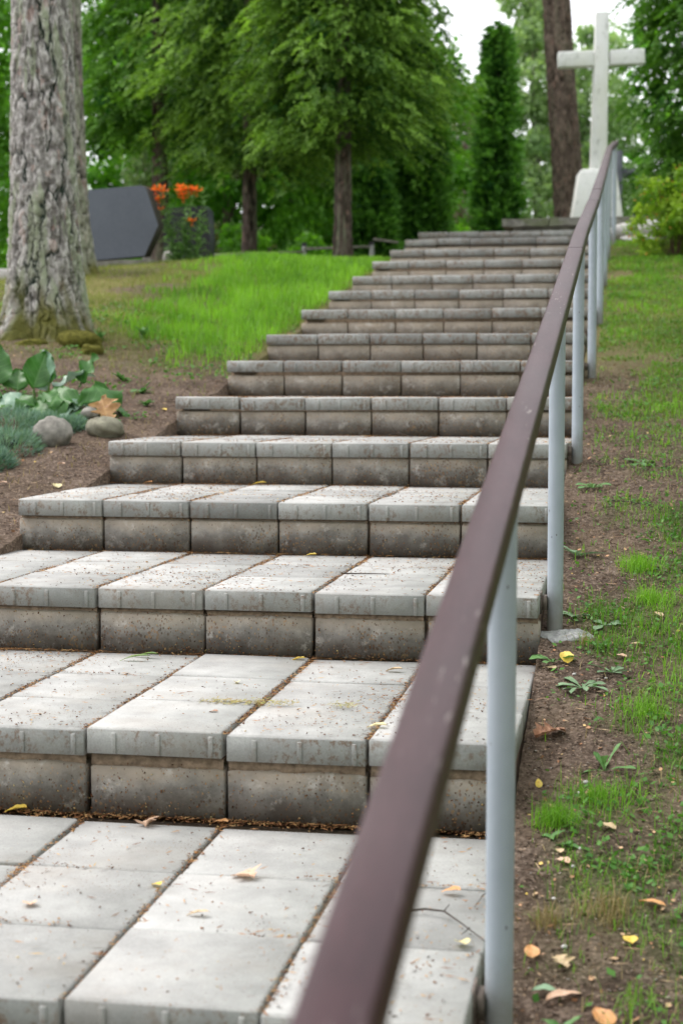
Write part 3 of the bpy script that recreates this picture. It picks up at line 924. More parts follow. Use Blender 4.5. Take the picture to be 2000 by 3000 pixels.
broad_tree('leafy_tree', 'green broad leaved tree at the left edge behind the pine', -6.6, 19.5, 1.8, .10, 6.5, (-6.5, 19.3, 4.6), (1.3, .9, 2.6), 60, 220, .10, 302, M_BROAD, M_BARK_D, clump_r=.45)
broad_tree('leafy_tree', 'dark broad leaved tree in the gap over the grey gravestone', -3.9, 22.5, 2.0, .12, 8, (-3.9, 22.5, 5.4), (1.9, 1.2, 2.4), 90, 230, .11, 304, M_BROAD, M_BARK_D, clump_r=.5, tmean=.35)
broad_tree('leafy_tree', 'broad leaved tree filling the gap between the two bare conifer trunks', -2.3, 24.5, 2.0, .12, 8, (-2.3, 24.5, 5.0), (1.9, 1.2, 2.6), 90, 230, .12, 306, M_BROAD, M_BARK_P, clump_r=.5, tmean=.42)
broad_tree('leafy_tree', 'green broad leaved tree behind the large conifer and small thujas', -2.3, 26.5, 2.0, .13, 8.5, (-2.3, 26.5, 5.3), (1.2, 1.2, 2.9), 70, 200, .12, 308, M_BROAD, M_BARK_P, clump_r=.5, tmean=.6)
broad_tree('birch_tree', 'pale green birch hanging behind the tall thuja and the pine', .15, 33, 2.0, .09, 9, (.10, 33, 7.2), (.80, .9, 4.6), 105, 150, .12, 310, M_BIRCH_LEAF, M_BARK_P, clump_r=.42)
broad_tree('birch_tree', 'pale birch seen through the gap beside the cross shaft', 1.1, 35, 2.0, .10, 9, (1.2, 35, 6.2), (1.0, .9, 3.2), 80, 150, .12, 312, M_BIRCH_LEAF, M_BARK_P, clump_r=.45, tmean=.4)
broad_tree('birch_tree', 'pale green birch between the large conifer and the tall thuja', -1.35, 33, 2.0, .07, 7, (-1.4, 33, 5.6), (.8, .9, 1.9), 55, 130, .12, 314, M_BIRCH_LEAF, M_BARK_P, clump_r=.42, tmean=.35)
e = empty('dead_conifer', 'sparse brownish dying conifer left of the tall thuja', 'tree', (-.80, 27.5, 2.2))
trunk('trunk', e, M_BARK_P, [(-.82, 27.5), (-.80, 27.5)], [.07, .02], [2.0, 6.6], 20, 80, .05, 3, .006, 88)
crown_obj('crown', e, M_DRY, conifer_crown(-.81, 27.5, 3.2, 6.5, lambda z: .50 * (7.0 - z) / 3.6, 120, 320, .2, .06, 8, 8, lw=.2))
for i, (x, y, s, t, lab, mt) in enumerate([
        (-5.2, 23.5, 1.0, .45, 'dim leafy shrub behind the grey gravestone', 0), (-3.3, 20.5, .9, .5, 'olive green shrub directly above the grey gravestone', 1),
        (-2.55, 19.8, .85, .5, 'leafy shrub behind the orange lilies', 0), (-1.75, 21.0, .9, .6, 'green shrub right of the thin conifer trunk', 0),
        (-.75, 21.5, .75, .75, 'pale green shrub at the foot of the small thujas', 0), (-.33, 24.5, .7, .7, 'shrub low in the gap left of the tall thuja', 2),
        (.62, 25.5, .85, .5, 'shrub low in the gap between tall thuja and pine trunk', 2), (3.1, 21.5, 1.0, .3, 'dark shrub behind the small dark cross', 0),
        (-7.4, 23.0, 1.3, .5, 'leafy shrub at the far left edge', 0)]):
    e = empty('shrub', lab, 'shrub', (x, y, 2.0), 'shrubs of the wood behind')
    g = rng(500 + i); n = 34
    C = np.array([x, y, 2.75]) + g.normal(size=(n, 3)) * np.array([.42, .3, .42]) * s
    gl = Geo()
    for c in C[::4]:
        tube_into(gl, [(x, y, 1.9), ((x + c[0]) / 2, y, 2.3), c], [.02, .014, .005], 5)
    lo = gl.make('stem', plain('shrub_stem', (.08, .06, .045)), e); lo.matrix_parent_inverse = Matrix.Translation(e.location).inverted(); lo["kind"] = "stuff"
    crown_obj('foliage', e, [M_BROAD, M_OLIVE, M_BIRCH_LEAF][mt], leaf_cloud(C, np.full(n, .27 * s), 190, .085, 520 + i, tmean=t))
broad_tree('leafy_tree', 'leafy tree high between the left pines and the dark conifer', -5.4, 24.5, 2.0, .12, 8, (-5.4, 24.5, 5.9), (1.6, 1.0, 2.9), 95, 220, .12, 316, M_BROAD, M_BARK_D, clump_r=.5, tmean=.5)
# the wood goes on behind as one mass
g = rng(77); n = 470
X = g.uniform(-17, 14, n); X = np.where((X > -2.8) & (X < 1.5), X - np.where(g.random(n) < .6, 5, 0), X)
C = np.stack([X, g.uniform(36, 44, n), 2.4 + 9.5 * g.random(n) ** 1.1 * np.interp(X, [-17, -4.4, -2.8, 1.4, 3, 14], [1, 1, .33, .33, 1, 1])], 1)
# unseen leaf masses added at right and behind the camera to block sky light
n2 = 330
a = g.random(n2)
C2 = np.stack([np.where(a < .62, g.uniform(6.0, 9.5, n2), g.uniform(-6, 9, n2)), np.where(a < .62, g.uniform(-9, 20, n2), g.uniform(-13, -10, n2)), .3 + 8.5 * g.random(n2)], 1)
C = np.concatenate([C, C2]); n = len(C)
V, T, t = leaf_cloud(C, 1.1 + .6 * g.random(n), 130, .28, 79, tmean=.45)
o = add('forest', V, T, M_BROAD, None, {'tone': t}); tag(o, 'distant mass of green forest filling the gaps between the trunks with unseen leaf masses added to block sky light', kind='stuff')

# ---- lime shrub at the right edge
e = empty('lime_shrub', 'bright yellow green shrub on the right bank beside the top of the rail', 'shrub', (2.35, 12.9, 2.25))
g = rng(610); n = 90
v = unit(g.normal(size=(n, 3))) * (g.random(n) ** .4)[:, None]
C = np.array([2.47, 12.9, 2.58]) + v * np.array([.46, .38, .47]); C[:, 2] = np.maximum(C[:, 2], 2.2)
gl = Geo()
for c in C[::4]:
    tube_into(gl, [(2.42, 12.9, 2.1), ((2.42 + c[0]) / 2, (12.9 + c[1]) / 2, 2.5), c + np.array([0, 0, .1])], [.006, .004, .002], 5)
lo = gl.make('stem', plain('shrub_stem_red', (.12, .07, .045)), e); lo.matrix_parent_inverse = Matrix.Translation(e.location).inverted(); lo["kind"] = "stuff"
crown_obj('foliage', e, M_LIME, leaf_cloud(C, .07 + .07 * g.random(n), 90, .036, 612, tmean=.45, tone_sd=.16, shell=.2, lw=.42))
V, T, t = leaf_cloud(C, .12 + 0 * C[:, 0], 2, .036, 613, tmean=.5)
crown_obj('turning_leaves', e, attr_mat('orange_leaf', [(0, (.55, .22, .04)), (1, (.6, .35, .08))]), (V, T, t))["kind"] = "stuff"
# ================================================================ CROSSES AND GRAVESTONES
def white_mat():
    m, nt, b, out = mat_new('worn_white_paint'); N = NT(nt); w = N.world((1, 1, .6))
    col = N.mix(N.ramp(N.noise(w, 3.5, 4, .6), [(.35, 0.0), (.7, 1.0)]), (.80, .80, .79), (.72, .73, .69))
    col = N.mix(N.math('MULTIPLY', N.ramp(N.noise(w, 11, 5, .7), [(.56, 0.0), (.66, 1.0)]), .55), col, (.36, .37, .34))
    yel = N.ramp(N.noise(w, 2.2, 3), [(.52, 0.0), (.7, .7)])
    col = N.mix(N.math('MULTIPLY', yel, .5), col, (.60, .60, .42))
    N.l(col, b.inputs['Base Color']); b.inputs['Roughness'].default_value = .7
    N.bump(N.noise(w, 25, 5, .7), .6, .008, b)
    return m
M_WHITE = white_mat()
cr = empty('white_cross', 'tall worn white stone cross on a tapered pedestal at the top of the steps', 'cross', (1.70, 16.15, 2.92))
def frustum(x0, x1, y0, y1, z0, X0, X1, Y0, Y1, z1):
    return np.array([[x0, y0, z0], [x1, y0, z0], [x1, y1, z0], [x0, y1, z0], [X0, Y0, z1], [X1, Y0, z1], [X1, Y1, z1], [X0, Y1, z1]], float), BOXF
g = Geo(); g.put(*frustum(-.268, .268, -.22, .22, -.02, -.195, .195, -.16, .16, .50)); g.put(*frustum(-.195, .195, -.16, .16, .50, -.15, .15, -.12, .12, .525))
o = g.make('pedestal', M_WHITE, cr, loc=(-.01, 0, 0), rot=(0, 0, .12))
bm_ = o.modifiers.new('bevel', 'BEVEL'); bm_.width = .018; bm_.segments = 2
g = Geo(); g.put(*frustum(-.088, .088, -.07, .07, .52, -.070, .070, -.06, .06, 2.17))
o = g.make('shaft', M_WHITE, cr, loc=(0, 0, 0), rot=(0, .012, .12))
bm_ = o.modifiers.new('bevel', 'BEVEL'); bm_.width = .012; bm_.segments = 2
for s, n_ in ((-1, 'arm'), (1, 'arm')):
    g = Geo(); x0, x1 = (.0885, .455)
    g.put(*(box(x0, x1, -.062, .062, -.080, .080) if s > 0 else box(-x1, -x0 + .010, -.062, .062, -.082, .082)))
    o = g.make('arm', M_WHITE, cr, loc=(.022, .003 * s, 1.69), rot=(0, -.035, .12))
    bm_ = o.modifiers.new('bevel', 'BEVEL'); bm_.width = .012; bm_.segments = 2

M_DKMETAL = plain('dark_grey_stone', (.15, .16, .19), .6, .3, .25, 12, .003)
dk = empty('dark_cross', 'small dark grey cross behind the handrail end at right', 'cross', (1.90, 18.7, 2.6))
for nm, (bx, loc) in {'upright': (box(-.052, .052, -.05, .05, 0, 1.42), (0, 0, 0)), 'pedestal': (box(-.16, .16, -.13, .13, -.1, .12), (0, .003, 0))}.items():
    Geo().put(*bx).make(nm, M_DKMETAL, dk, loc=loc, rot=(0, 0, .1))
for s in (-1, 1):
    V, F_ = box(.053, .24, -.045, .045, 1.10, 1.20) if s > 0 else box(-.24, -.053, -.045, .045, 1.10, 1.20)
    Geo().put(V, F_).make('arm', M_DKMETAL, dk, rot=(0, 0, .1))

def granite(name, a, b2, rough, spec=.5):
    m, nt, b, out = mat_new(name); N = NT(nt); w = N.world()
    col = N.mix(N.ramp(N.noise(w, 90, 3, .7), [(.3, 0.0), (.7, 1.0)]), a, b2)
    col = N.mix(N.math('MULTIPLY', N.ramp(N.noise(w, 3, 4, .6), [(.45, 0.0), (.7, 1.0)]), .4), col, tuple(c * 1.15 for c in b2))
    N.l(col, b.inputs['Base Color']); b.inputs['Roughness'].default_value = rough
    b.inputs['Specular IOR Level'].default_value = spec
    return m
M_GRAN = granite('dark_granite', (.045, .056, .074), (.080, .094, .116), .55)
M_GRAN_D = granite('black_granite', (.014, .015, .016), (.022, .024, .026), .6, .15)
M_EDGE = plain('rough_granite_edge', (.065, .060, .052), .9, .2, .4, 40, .006)
def prism(profile, y0, y1, inset=.0):
    """profile (x,z) ring counter-clockwise seen from the front; front face, back face, rim"""
    p = np.array(profile, float); n = len(p)
    c = p.mean(0)
    q = c + (p - c) * (1 - inset)
    A = np.stack([q[:, 0], np.full(n, y0), q[:, 1]], 1); B = np.stack([p[:, 0], np.full(n, y1), p[:, 1]], 1)
    return A, B
def gravestone(profile, th, parent, face, edge, loc, rz):
    A, B = prism(profile, 0, th); n = len(A)
    i = np.arange(n); j = (i + 1) % n
    V = np.vstack([A, [A.mean(0)]]); T = np.stack([i, j, np.full(n, n)], 1)
    f = add('face', V, T, face, parent); f.location = loc; f.rotation_euler = (0, 0, rz)
    V = np.vstack([A + [0, .0005, 0], B, [B.mean(0)]])
    Q = np.stack([i, i + n, j + n, j], 1); T = np.stack([j + n, i + n, np.full(n, 2 * n)], 1)
    e_ = add('edge', V, [Q, T], edge, parent); e_.location = loc; e_.rotation_euler = (0, 0, rz)
gs = empty('gravestone', 'broad grey granite gravestone with slanted right side beside the pine trunk', 'gravestone', (-2.42, 12.45, 2.16))
prof = [(-.56, .0), (.155, .035), (.29, .30), (.185, .595), (.165, .632), (.13, .652), (-.50, .63), (-.60, .55), (-.66, .25)]
gravestone(prof, .12, gs, M_GRAN, M_EDGE, (0.10, 0, .085), -.16)
g = rough_block(-.62, .36, -.06, .20, -.10, .083, 90, 4, .01)
g.make('plinth', M_OLDSTONE, gs, rot=(0, 0, -.16))
g2 = empty('gravestone', 'black gravestone half hidden behind the orange lilies', 'gravestone', (-2.20, 14.0, 2.24))
gravestone([(-.28, 0), (.21, 0), (.235, .28), (.215, .55), (.17, .60), (-.22, .60), (-.28, .5)], .11, g2, M_GRAN_D, M_GRAN, (0, 0, .05), -.22)
rough_block(-.32, .27, -.05, .17, -.12, .048, 93, 4, .008).make('plinth', M_EDGE, g2, rot=(0, 0, -.30))
gp = add('kerb_stone', *rock_geo((.05, .04, .085), 95, 12, amp=.15), M_PALE, None, smooth=True, loc=(-2.09, 12.9, 2.28)); tag(gp, 'small pale kerb stone at the lower right corner of the gravestone', 'stone')
gp = add('grave_slab', *rough_block(-.35, .30, -.2, .2, -.06, .05, 97, 4, .01).v[:0] or box(-.35, .30, -.2, .2, -.06, .05), M_PALE, None, loc=(-3.02, 11.2, 2.02)); tag(gp, 'pale grey flat slab at the far left edge beyond the pine', 'slab')

# ---- low fence beyond the lawn
M_FWOOD = plain('old_fence_wood', (.25, .23, .20), .9, .1, .4, 20, .004)
M_FPOST = plain('pale_fence_post', (.42, .42, .41), .8, .2, .2, 20)
M_DARKCAP = plain('dark_cap', (.03, .03, .03), .5)
fence = empty('low_fence', 'low wooden rail fence along the far edge of the lawn', 'fence', (-.5, 14.72, 2.4))
fz = 2.555
for a, b_, dz in ((-2.6, -1.20, -.03), (-1.19, -.525, .0), (-.49, -.24, -.015)):
    V, Q = box(a, b_, -.012, .012, -.012, .012)
    o = add('rail', V, Q, M_FWOOD, fence, loc=(.5, 0, fz - 2.4 + dz)); o.rotation_euler = (0, -.02 if b_ < -.4 else .16, 0)
for x, dy in ((-.505, 0), (-.20, .35), (-1.195, 0), (-2.2, 0)):
    V, Q = tube([(0, 0, -.35), (0, 0, .16)], .024, 12)
    p = add('post', V, Q, M_FPOST, fence, smooth=True, loc=(x + .5, dy + .02, 0))
    V, Q = tube([(0, 0, .16), (0, 0, .195), (0, 0, .20)], [.027, .024, .004], 12)
    add('cap', V, Q, M_DARKCAP, p, smooth=True)

# ================================================================ LEAF SHAPES
def leaf_grid(L, Wd, shape='ovate', cup=.15, bend=.3, wave=.0, nu=6, nv=7, fold=0, seed=0, curl=0):
    """one leaf: base at the origin, tip along +Y, face up (+Z)"""
    t = np.linspace(0, 1, nv * 2 + 1)
    if shape == 'ovate': w = np.sin(np.pi * t ** .72) ** .8 * (1 - t * .15)
    elif shape == 'lance': w = np.sin(np.pi * np.clip(t, 0, 1) ** .8) ** .9
    elif shape == 'spoon': w = (t ** 1.6) * 2.1 * np.sqrt(np.clip(1 - t ** 3, 0, 1)) + .10 * (1 - t)
    elif shape == 'round': w = np.sqrt(np.clip(1 - (2 * t - 1) ** 2, 0, 1)) * (1.1 - .25 * t)
    elif shape == 'oak': w = np.sin(np.pi * t ** .85) ** .7 * (1 + .42 * np.cos(t * 2 * np.pi * 3.5)) * .85
    elif shape == 'maple': w = np.sin(np.pi * t ** .9) ** .7 * (1 + .55 * np.cos(t * 2 * np.pi * 2.5 + .4)) * .85
    w = np.maximum(w, .0) * Wd / 2
    w[0] = max(w[0], Wd * .015); w[-1] = Wd * .01
    s = np.linspace(-1, 1, nu * 2 + 1)
    S, Tt = np.meshgrid(s, t)
    Wm = w[:, None]
    ang = bend * t
    cy = np.concatenate([[0], np.cumsum(np.cos((ang[1:] + ang[:-1]) / 2) * np.diff(t))]) * L
    cz = -np.concatenate([[0], np.cumsum(np.sin((ang[1:] + ang[:-1]) / 2) * np.diff(t))]) * L
    rr = random.Random(seed)
    ph = rr.random() * 6; ph2 = rr.random() * 6
    X = S * Wm
    Z = cz[:, None] + cup * (np.abs(S) ** 1.6) * Wm + wave * Wd * np.abs(S) ** 2 * np.sin(Tt * 15 + ph + S * 2) + curl * Wd * np.sin(S * 2.4 + Tt * 3 + ph2) * .5 + fold * np.abs(S) * Wm
    Z = Z - .02 * Wd * np.exp(-(S / .12) ** 2) - .012 * Wd * np.cos((Tt * 9 - np.abs(S) * 3) * 2 * np.pi) * (np.abs(S) > .05) * (wave > 0)
    Y = cy[:, None] + wave * Wd * .25 * np.abs(S) * np.sin(Tt * 19 + ph2)
    m = 2 * nu + 1
    V = np.stack([X, Y, Z], -1).reshape(-1, 3)
    ii = np.arange(len(t) * m).reshape(len(t), m)
    Q = np.stack([ii[:-1, :-1], ii[:-1, 1:], ii[1:, 1:], ii[1:, :-1]], -1).reshape(-1, 4)
    return V, Q

def xform(V, loc, az=0, pitch=0, roll=0, s=1):
    M = Euler((pitch, roll, az), 'XYZ').to_matrix()
    return (np.asarray(V) * s) @ np.array(M).T + np.array(loc)

def leaf_mat(name, c1, c2, veins=None, spot=None, rough=.5, trans=.2, scale=30):
    m, nt, b, out = mat_new(name); N = NT(nt); oc = N.coord('Object', rand=True)
    col = N.mix(N.ramp(N.noise(oc, scale, 4, .6), [(.35, 0.0), (.68, 1.0)]), c1, c2)
    if veins:
        raw = N.coord('Object'); x, y, z = N.sep(raw)
        ax = N.math('ABSOLUTE', x)
        wv = N.math('FRACT', N.math('MULTIPLY', N.math('SUBTRACT', y, N.math('MULTIPLY', ax, .8)), veins[1]))
        vm = N.math('LESS_THAN', wv, .10)
        mid = N.math('LESS_THAN', ax, veins[2])
        col = N.mix(N.math('MULTIPLY', N.math('MAXIMUM', vm, mid), .45), col, veins[0])
    if spot:
        col = N.mix(N.math('MULTIPLY', N.ramp(N.noise(oc, scale * 1.7, 4, .7), [(.58, 0.0), (.66, 1.0)]), .8), col, spot)
    N.l(col, b.inputs['Base Color']); b.inputs['Roughness'].default_value = rough
    tr = N.n('ShaderNodeBsdfTranslucent'); N.l(col, tr.inputs[0])
    ms = N.n('ShaderNodeMixShader'); ms.inputs[0].default_value = trans
    N.l(b.outputs[0], ms.inputs[1]); N.l(tr.outputs[0], ms.inputs[2]); N.l(ms.outputs[0], out.inputs[0])
    return m
M_BIGLEAF = leaf_mat('big_green_leaf', (.035, .13, .015), (.055, .19, .025), ((.13, .27, .07), 26, .0035), None, .45, .25, 12)
M_BIGLEAF_P = leaf_mat('big_leaf_bluish_bloom', (.17, .30, .20), (.30, .42, .31), ((.36, .46, .34), 26, .0035), None, .35, .15, 14)
M_LILYLEAF = leaf_mat('lily_leaf', (.11, .27, .06), (.28, .46, .14), None, None, .5, .3)
M_ORANGE = leaf_mat('orange_petal', (.90, .15, .015), (.95, .30, .05), None, None, .5, .4)
M_STEM = plain('green_stem', (.09, .18, .04), .6)

# ---- lilies
lil = empty('lily_plant', 'clump of tall orange lilies between the two gravestones', 'flower', (-1.90, 12.72, 2.20))
rl = random.Random(3)
stems = [(-.05, .02, .73, -.17), (-.02, -.03, .63, -.20), (.06, .0, .72, .02), (.10, .05, .70, .09), (.03, .04, .56, -.02), (.13, -.02, .45, .08), (-.08, .03, .50, -.10), (.0, -.05, .40, .03)]
for si, (sx, sy, h, dx) in enumerate(stems):
    P = [(sx + dx * (t ** 1.5), sy, -.06 + (h + .06) * t) for t in np.linspace(0, 1, 7)]
    V, Q = tube(P, np.linspace(.006, .003, 7), 6)
    st = add('stem', V, Q, M_STEM, lil)
    gl = Geo()
    for j in range(60):
        t = rl.uniform(.05, .98); c = np.array(P[0]) * 0 + [sx + dx * t ** 1.5, sy, -.06 + (h + .06) * t]
        V, Q = leaf_grid(rl.uniform(.10, .16) * (1.15 - .45 * t), .024, 'lance', .3, rl.uniform(.6, 1.7), nu=1, nv=2, seed=j)
        V = xform(V, c, rl.uniform(0, 6.3), rl.uniform(.4, 1.1))
        gl.put(V, Q)
    lf = gl.make('leaves', M_LILYLEAF, st); lf["kind"] = "stuff"
def lily_bloom(loc, s=1.0):
    gl = Geo()
    for k in range(6):
        V, Q = leaf_grid(.085 * s, .032 * s, 'lance', -.2, -2.6, nu=1, nv=4, seed=k)
        V = xform(V, (0, 0, 0), k * math.pi / 3 + loc[0] * 9, -1.25)
        gl.put(V, Q)
    for k in range(5):
        tube_into(gl, [(0, 0, 0), (.012 * math.cos(k * 1.25), .012 * math.sin(k * 1.25), -.07 * s)], .0012, 4)
    o = gl.make('bloom', M_ORANGE, lil, smooth=True, loc=loc)
for x, z in ((-.235, .71), (-.20, .735), (-.175, .70), (-.245, .62), (-.205, .635), (-.215, .54), (-.01, .70), (.01, .665), (.04, .715), (.08, .70), (.10, .72), (.02, .63), (.13, .70), (.10, .43), (-.02, .74)):
    lily_bloom((x, -.03 + rl.uniform(-.03, .03), z), rl.uniform(.85, 1.1))

# ================================================================ FLOWER BED ON THE LEFT
M_ROCK = plain('boulder_stone', (.235, .22, .195), .95, .2, .45, 22, .008)
M_ROCK2 = plain('boulder_stone_mossy', (.21, .20, .15), .95, .2, .45, 16, .008)
def stone(x, y, z, r, seed, lab, m, rot=0, amp=.2, sink=0):
    V, Q = rock_geo(r, seed, 30, amp=amp)
    o = add('boulder', V, Q, m, None, smooth=True, loc=(x, y, z), rot=(0, 0, rot)); tag(o, lab, 'stone', 'boulders edging the flower bed'); return o
stone(-.375, 5.20, .895, (.082, .075, .074), 401, 'rounded grey boulder below the large leaves at the bed edge', M_ROCK)
stone(-.215, 5.42, .918, (.085, .07, .052), 402, 'flatter brownish boulder under the big dry leaf', M_ROCK2, .3)
stone(-.345, 5.60, .982, (.04, .035, .028), 403, 'small pale stone wedged between the two bed boulders', M_ROCK, .5)

def cushion():
    g = rng(450); n = 9500
    # a mound of fine blue-green blades over the bed edge
    cx = np.array([[-.62, 5.35, .0, .20], [-.52, 5.05, .0, .17], [-.70, 4.95, .0, .20], [-.50, 4.78, .0, .13], [-.62, 4.62, .0, .14], [-.50, 5.45, 0, .12], [-.40, 5.50, 0, .07], [-.85, 5.2, 0, .22]])
    ci = g.integers(0, len(cx), n); v = unit(g.normal(size=(n, 3))); v[:, 2] = np.abs(v[:, 2])
    R = cx[ci, 3]
    P = np.stack([cx[ci, 0], cx[ci, 1], np.zeros(n)], 1)
    base = P + v * R[:, None] * np.array([1, 1, .55]) * .75
    base[:, 2] += terrain(base[:, 0], base[:, 1]) - .01
    A = unit(v * .9 + g.normal(size=(n, 3)) * .45 + [0, 0, .35]) * (g.uniform(.03, .065, n))[:, None]
    B = unit(np.cross(A, g.normal(size=(n, 3)))) * .0021
    tone = np.clip(.5 + .2 * g.normal(size=n) + .2 * (g.normal(size=len(cx)))[ci], 0, 1)
    return rhombs(base, A, B, tone)
M_BLUE = leafy('blue_green_blade', (.075, .16, .12), (.30, .44, .36), .25)
e = empty('cushion_plant', 'low blue green cushion plant spilling over the left bed edge', 'plant', (-.6, 5.1, .9))
crown_obj('foliage', e, M_BLUE, cushion())["kind"] = "stuff"
V, Q = rock_geo((.16, .34, .07), 455, 24, amp=.2)
mb = add('mound', V, Q, plain('cushion_heart', (.035, .055, .035), 1), e, smooth=True, loc=(-.07, 0, -.06))

bp = empty('large_leaved_plant', 'rhubarb like plant with large wavy dark green leaves in front of the pine', 'plant', (-.62, 5.85, .98))
def big_leaf(loc, az, pitch, roll, L, Wd, mat, seed, bend=.5, cup=.25, stem_from=(0, 0, 0), wave=.07):
    L *= 1.22; Wd *= 1.30; loc = (loc[0], loc[1], loc[2] * 1.2 + .01)
    V, Q = leaf_grid(L, Wd, 'ovate', cup, bend, wave, 7, 9, seed=seed)
    o = add('leaf', V, Q, mat, bp, smooth=True, loc=loc); o.rotation_euler = Euler((pitch, roll, az), 'XYZ')
    s0 = np.array(stem_from, float); s1 = np.array(loc, float)
    V, Q = tube([s0, (s0 + s1) / 2 + [0, 0, .02], s1], [.007, .0055, .004], 8)
    add('stalk', V, Q, M_STEM, bp, smooth=True)
P_ = math.pi
# az turns +Y; pitch lifts the tip; leaves facing the camera show their upper side
big_leaf((-.075, -.02, .09), .35, 1.30, .35, .165, .125, M_BIGLEAF, 1, .25, .45, (-.07, 0, -.03), .12)
big_leaf((-.005, .0, .11), -.25, 1.30, -.55, .165, .115, M_BIGLEAF_P, 2, .35, .3, (-.03, .02, -.03))
big_leaf((.035, .0, .085), -.85, .75, -.2, .17, .15, M_BIGLEAF_P, 3, .9, .25, (0, 0, -.03))
big_leaf((.085, -.06, .095), P_ - .35, -.55, .0, .155, .19, M_BIGLEAF, 4, .75, -.25, (.03, 0, -.03), .09)
big_leaf((.23, -.05, .10), P_ + .85, -.45, .15, .14, .18, M_BIGLEAF, 5, .8, -.3, (.08, 0, -.05), .10)
big_leaf((.02, -.07, .045), P_ - .1, -.35, .0, .12, .13, M_BIGLEAF, 6, .8, -.2, (.0, 0, -.03))
big_leaf((-.19, -.04, .07), P_ + .1, -.35, .1, .14, .16, M_BIGLEAF_P, 7, .9, -.25, (-.10, 0, -.03))
big_leaf((-.30, -.02, .10), .25, 1.25, .3, .17, .15, M_BIGLEAF, 8, .1, .3, (-.16, 0, -.03))
big_leaf((-.33, -.06, .05), P_ + .5, -.3, 0, .15, .15, M_BIGLEAF_P, 9, .9, -.2, (-.18, 0, -.03))
big_leaf((.13, -.08, .03), P_ - .6, -.25, 0, .12, .12, M_BIGLEAF_P, 10, .9, -.2, (.05, 0, -.04))
big_leaf((.21, -.10, .015), P_ - .9, -.2, 0, .12, .12, M_BIGLEAF, 11, .7, -.2, (.08, 0, -.05))
big_leaf((.28, -.05, .035), -P_ * .5, -.1, 0, .12, .10, M_BIGLEAF, 12, .9, -.3, (.10, 0, -.05))
big_leaf((-.42, .05, .12), .4, 1.2, -.2, .20, .16, M_BIGLEAF, 13, -.1, .3, (-.2, .05, -.03))
rb = random.Random(12)
for i in range(13):
    x = -.44 + .66 * (i + rb.random() * .6) / 13; hgt = rb.uniform(.02, .085)
    if i % 3 == 2: big_leaf((x, .03, hgt + .03), rb.uniform(-.8, .8), rb.uniform(.9, 1.35), rb.uniform(-.4, .4), rb.uniform(.11, .15), rb.uniform(.10, .13), M_BIGLEAF if i % 2 else M_BIGLEAF_P, 60 + i, rb.uniform(-.2, .6), .35, (x * .5, 0, -.04), .11)
    else: big_leaf((x, -.05, hgt), math.pi + rb.uniform(-.9, .9), rb.uniform(-.6, -.2), rb.uniform(-.3, .3), rb.uniform(.10, .13), rb.uniform(.11, .15), M_BIGLEAF_P if i % 4 == 0 else M_BIGLEAF, 60 + i, rb.uniform(.6, 1.1), -.25, (x * .5, 0, -.04), .12)
V, Q = leaf_grid(.135, .125, 'oak', .25, .5, .08, 8, 10, seed=44, curl=.12)
o = add('dry_leaf', V, Q, leaf_mat('dry_leaf', (.36, .19, .075), (.55, .33, .15), ((.62, .42, .18), 40, .002), (.22, .13, .13), .6, .15, 25), bp, smooth=True, loc=(.37, -.37, .068))
o.rotation_euler = Euler((-.75, .25, 3.55), 'XYZ'); o["label"] = 'large curled orange brown dry leaf hanging over the boulder'

# ================================================================ GRASS, MOSS, GROUND COVER
def blades(x, y, h, w, seed, lean=.45, tone=None, zoff=-.004):
    g = rng(seed); n = len(x)
    az = g.random(n) * 2 * np.pi; ln = np.abs(g.normal(0, lean, n))
    d = np.stack([np.cos(az), np.sin(az), np.zeros(n)], 1)
    B = np.stack([-np.sin(az), np.cos(az), np.zeros(n)], 1) * (w / 2)[:, None]
    tw = g.random(n) * 6.28; B = B * np.cos(tw * .15)[:, None]
    P = np.stack([x, y, terrain(x, y) + zoff], 1)
    up = np.array([0, 0, 1.0])
    M = P + d * (h * ln * .30)[:, None] + up * (h * .55)[:, None]
    E_ = P + d * (h * ln * 1.0)[:, None] + up * (h * (1 - .35 * ln ** 2).clip(.25, 1))[:, None]
    V = np.stack([P - B, P + B, M - B * .75, M + B * .75, E_], 1).reshape(-1, 3)
    k = np.arange(n)[:, None] * 5
    T = np.concatenate([k + [0, 1, 3], k + [0, 3, 2], k + [2, 3, 4]], 1).reshape(-1, 3)
    t = np.full(n, .5) if tone is None else tone
    return V, T, np.repeat(np.clip(t + g.normal(0, .09, n), 0, 1), 5)

M_GRASS = leafy('grass_blade', (.042, .145, .010), (.26, .51, .048), .38, .5)
M_GRASS_DRY = leafy('dry_grass_blade', (.20, .14, .06), (.42, .34, .17), .2, .7)

def scatter(n, x0, x1, y0, y1, seed, yp=1.0):
    g = rng(seed)
    return x0 + (x1 - x0) * g.random(n), y0 + (y1 - y0) * g.random(n) ** yp
def fade_tone(x, y, s): return fbm(x * 3.5, y * 3.5, s, 3)

Vs, Ts, tt = [], [], []
gg = Geo()
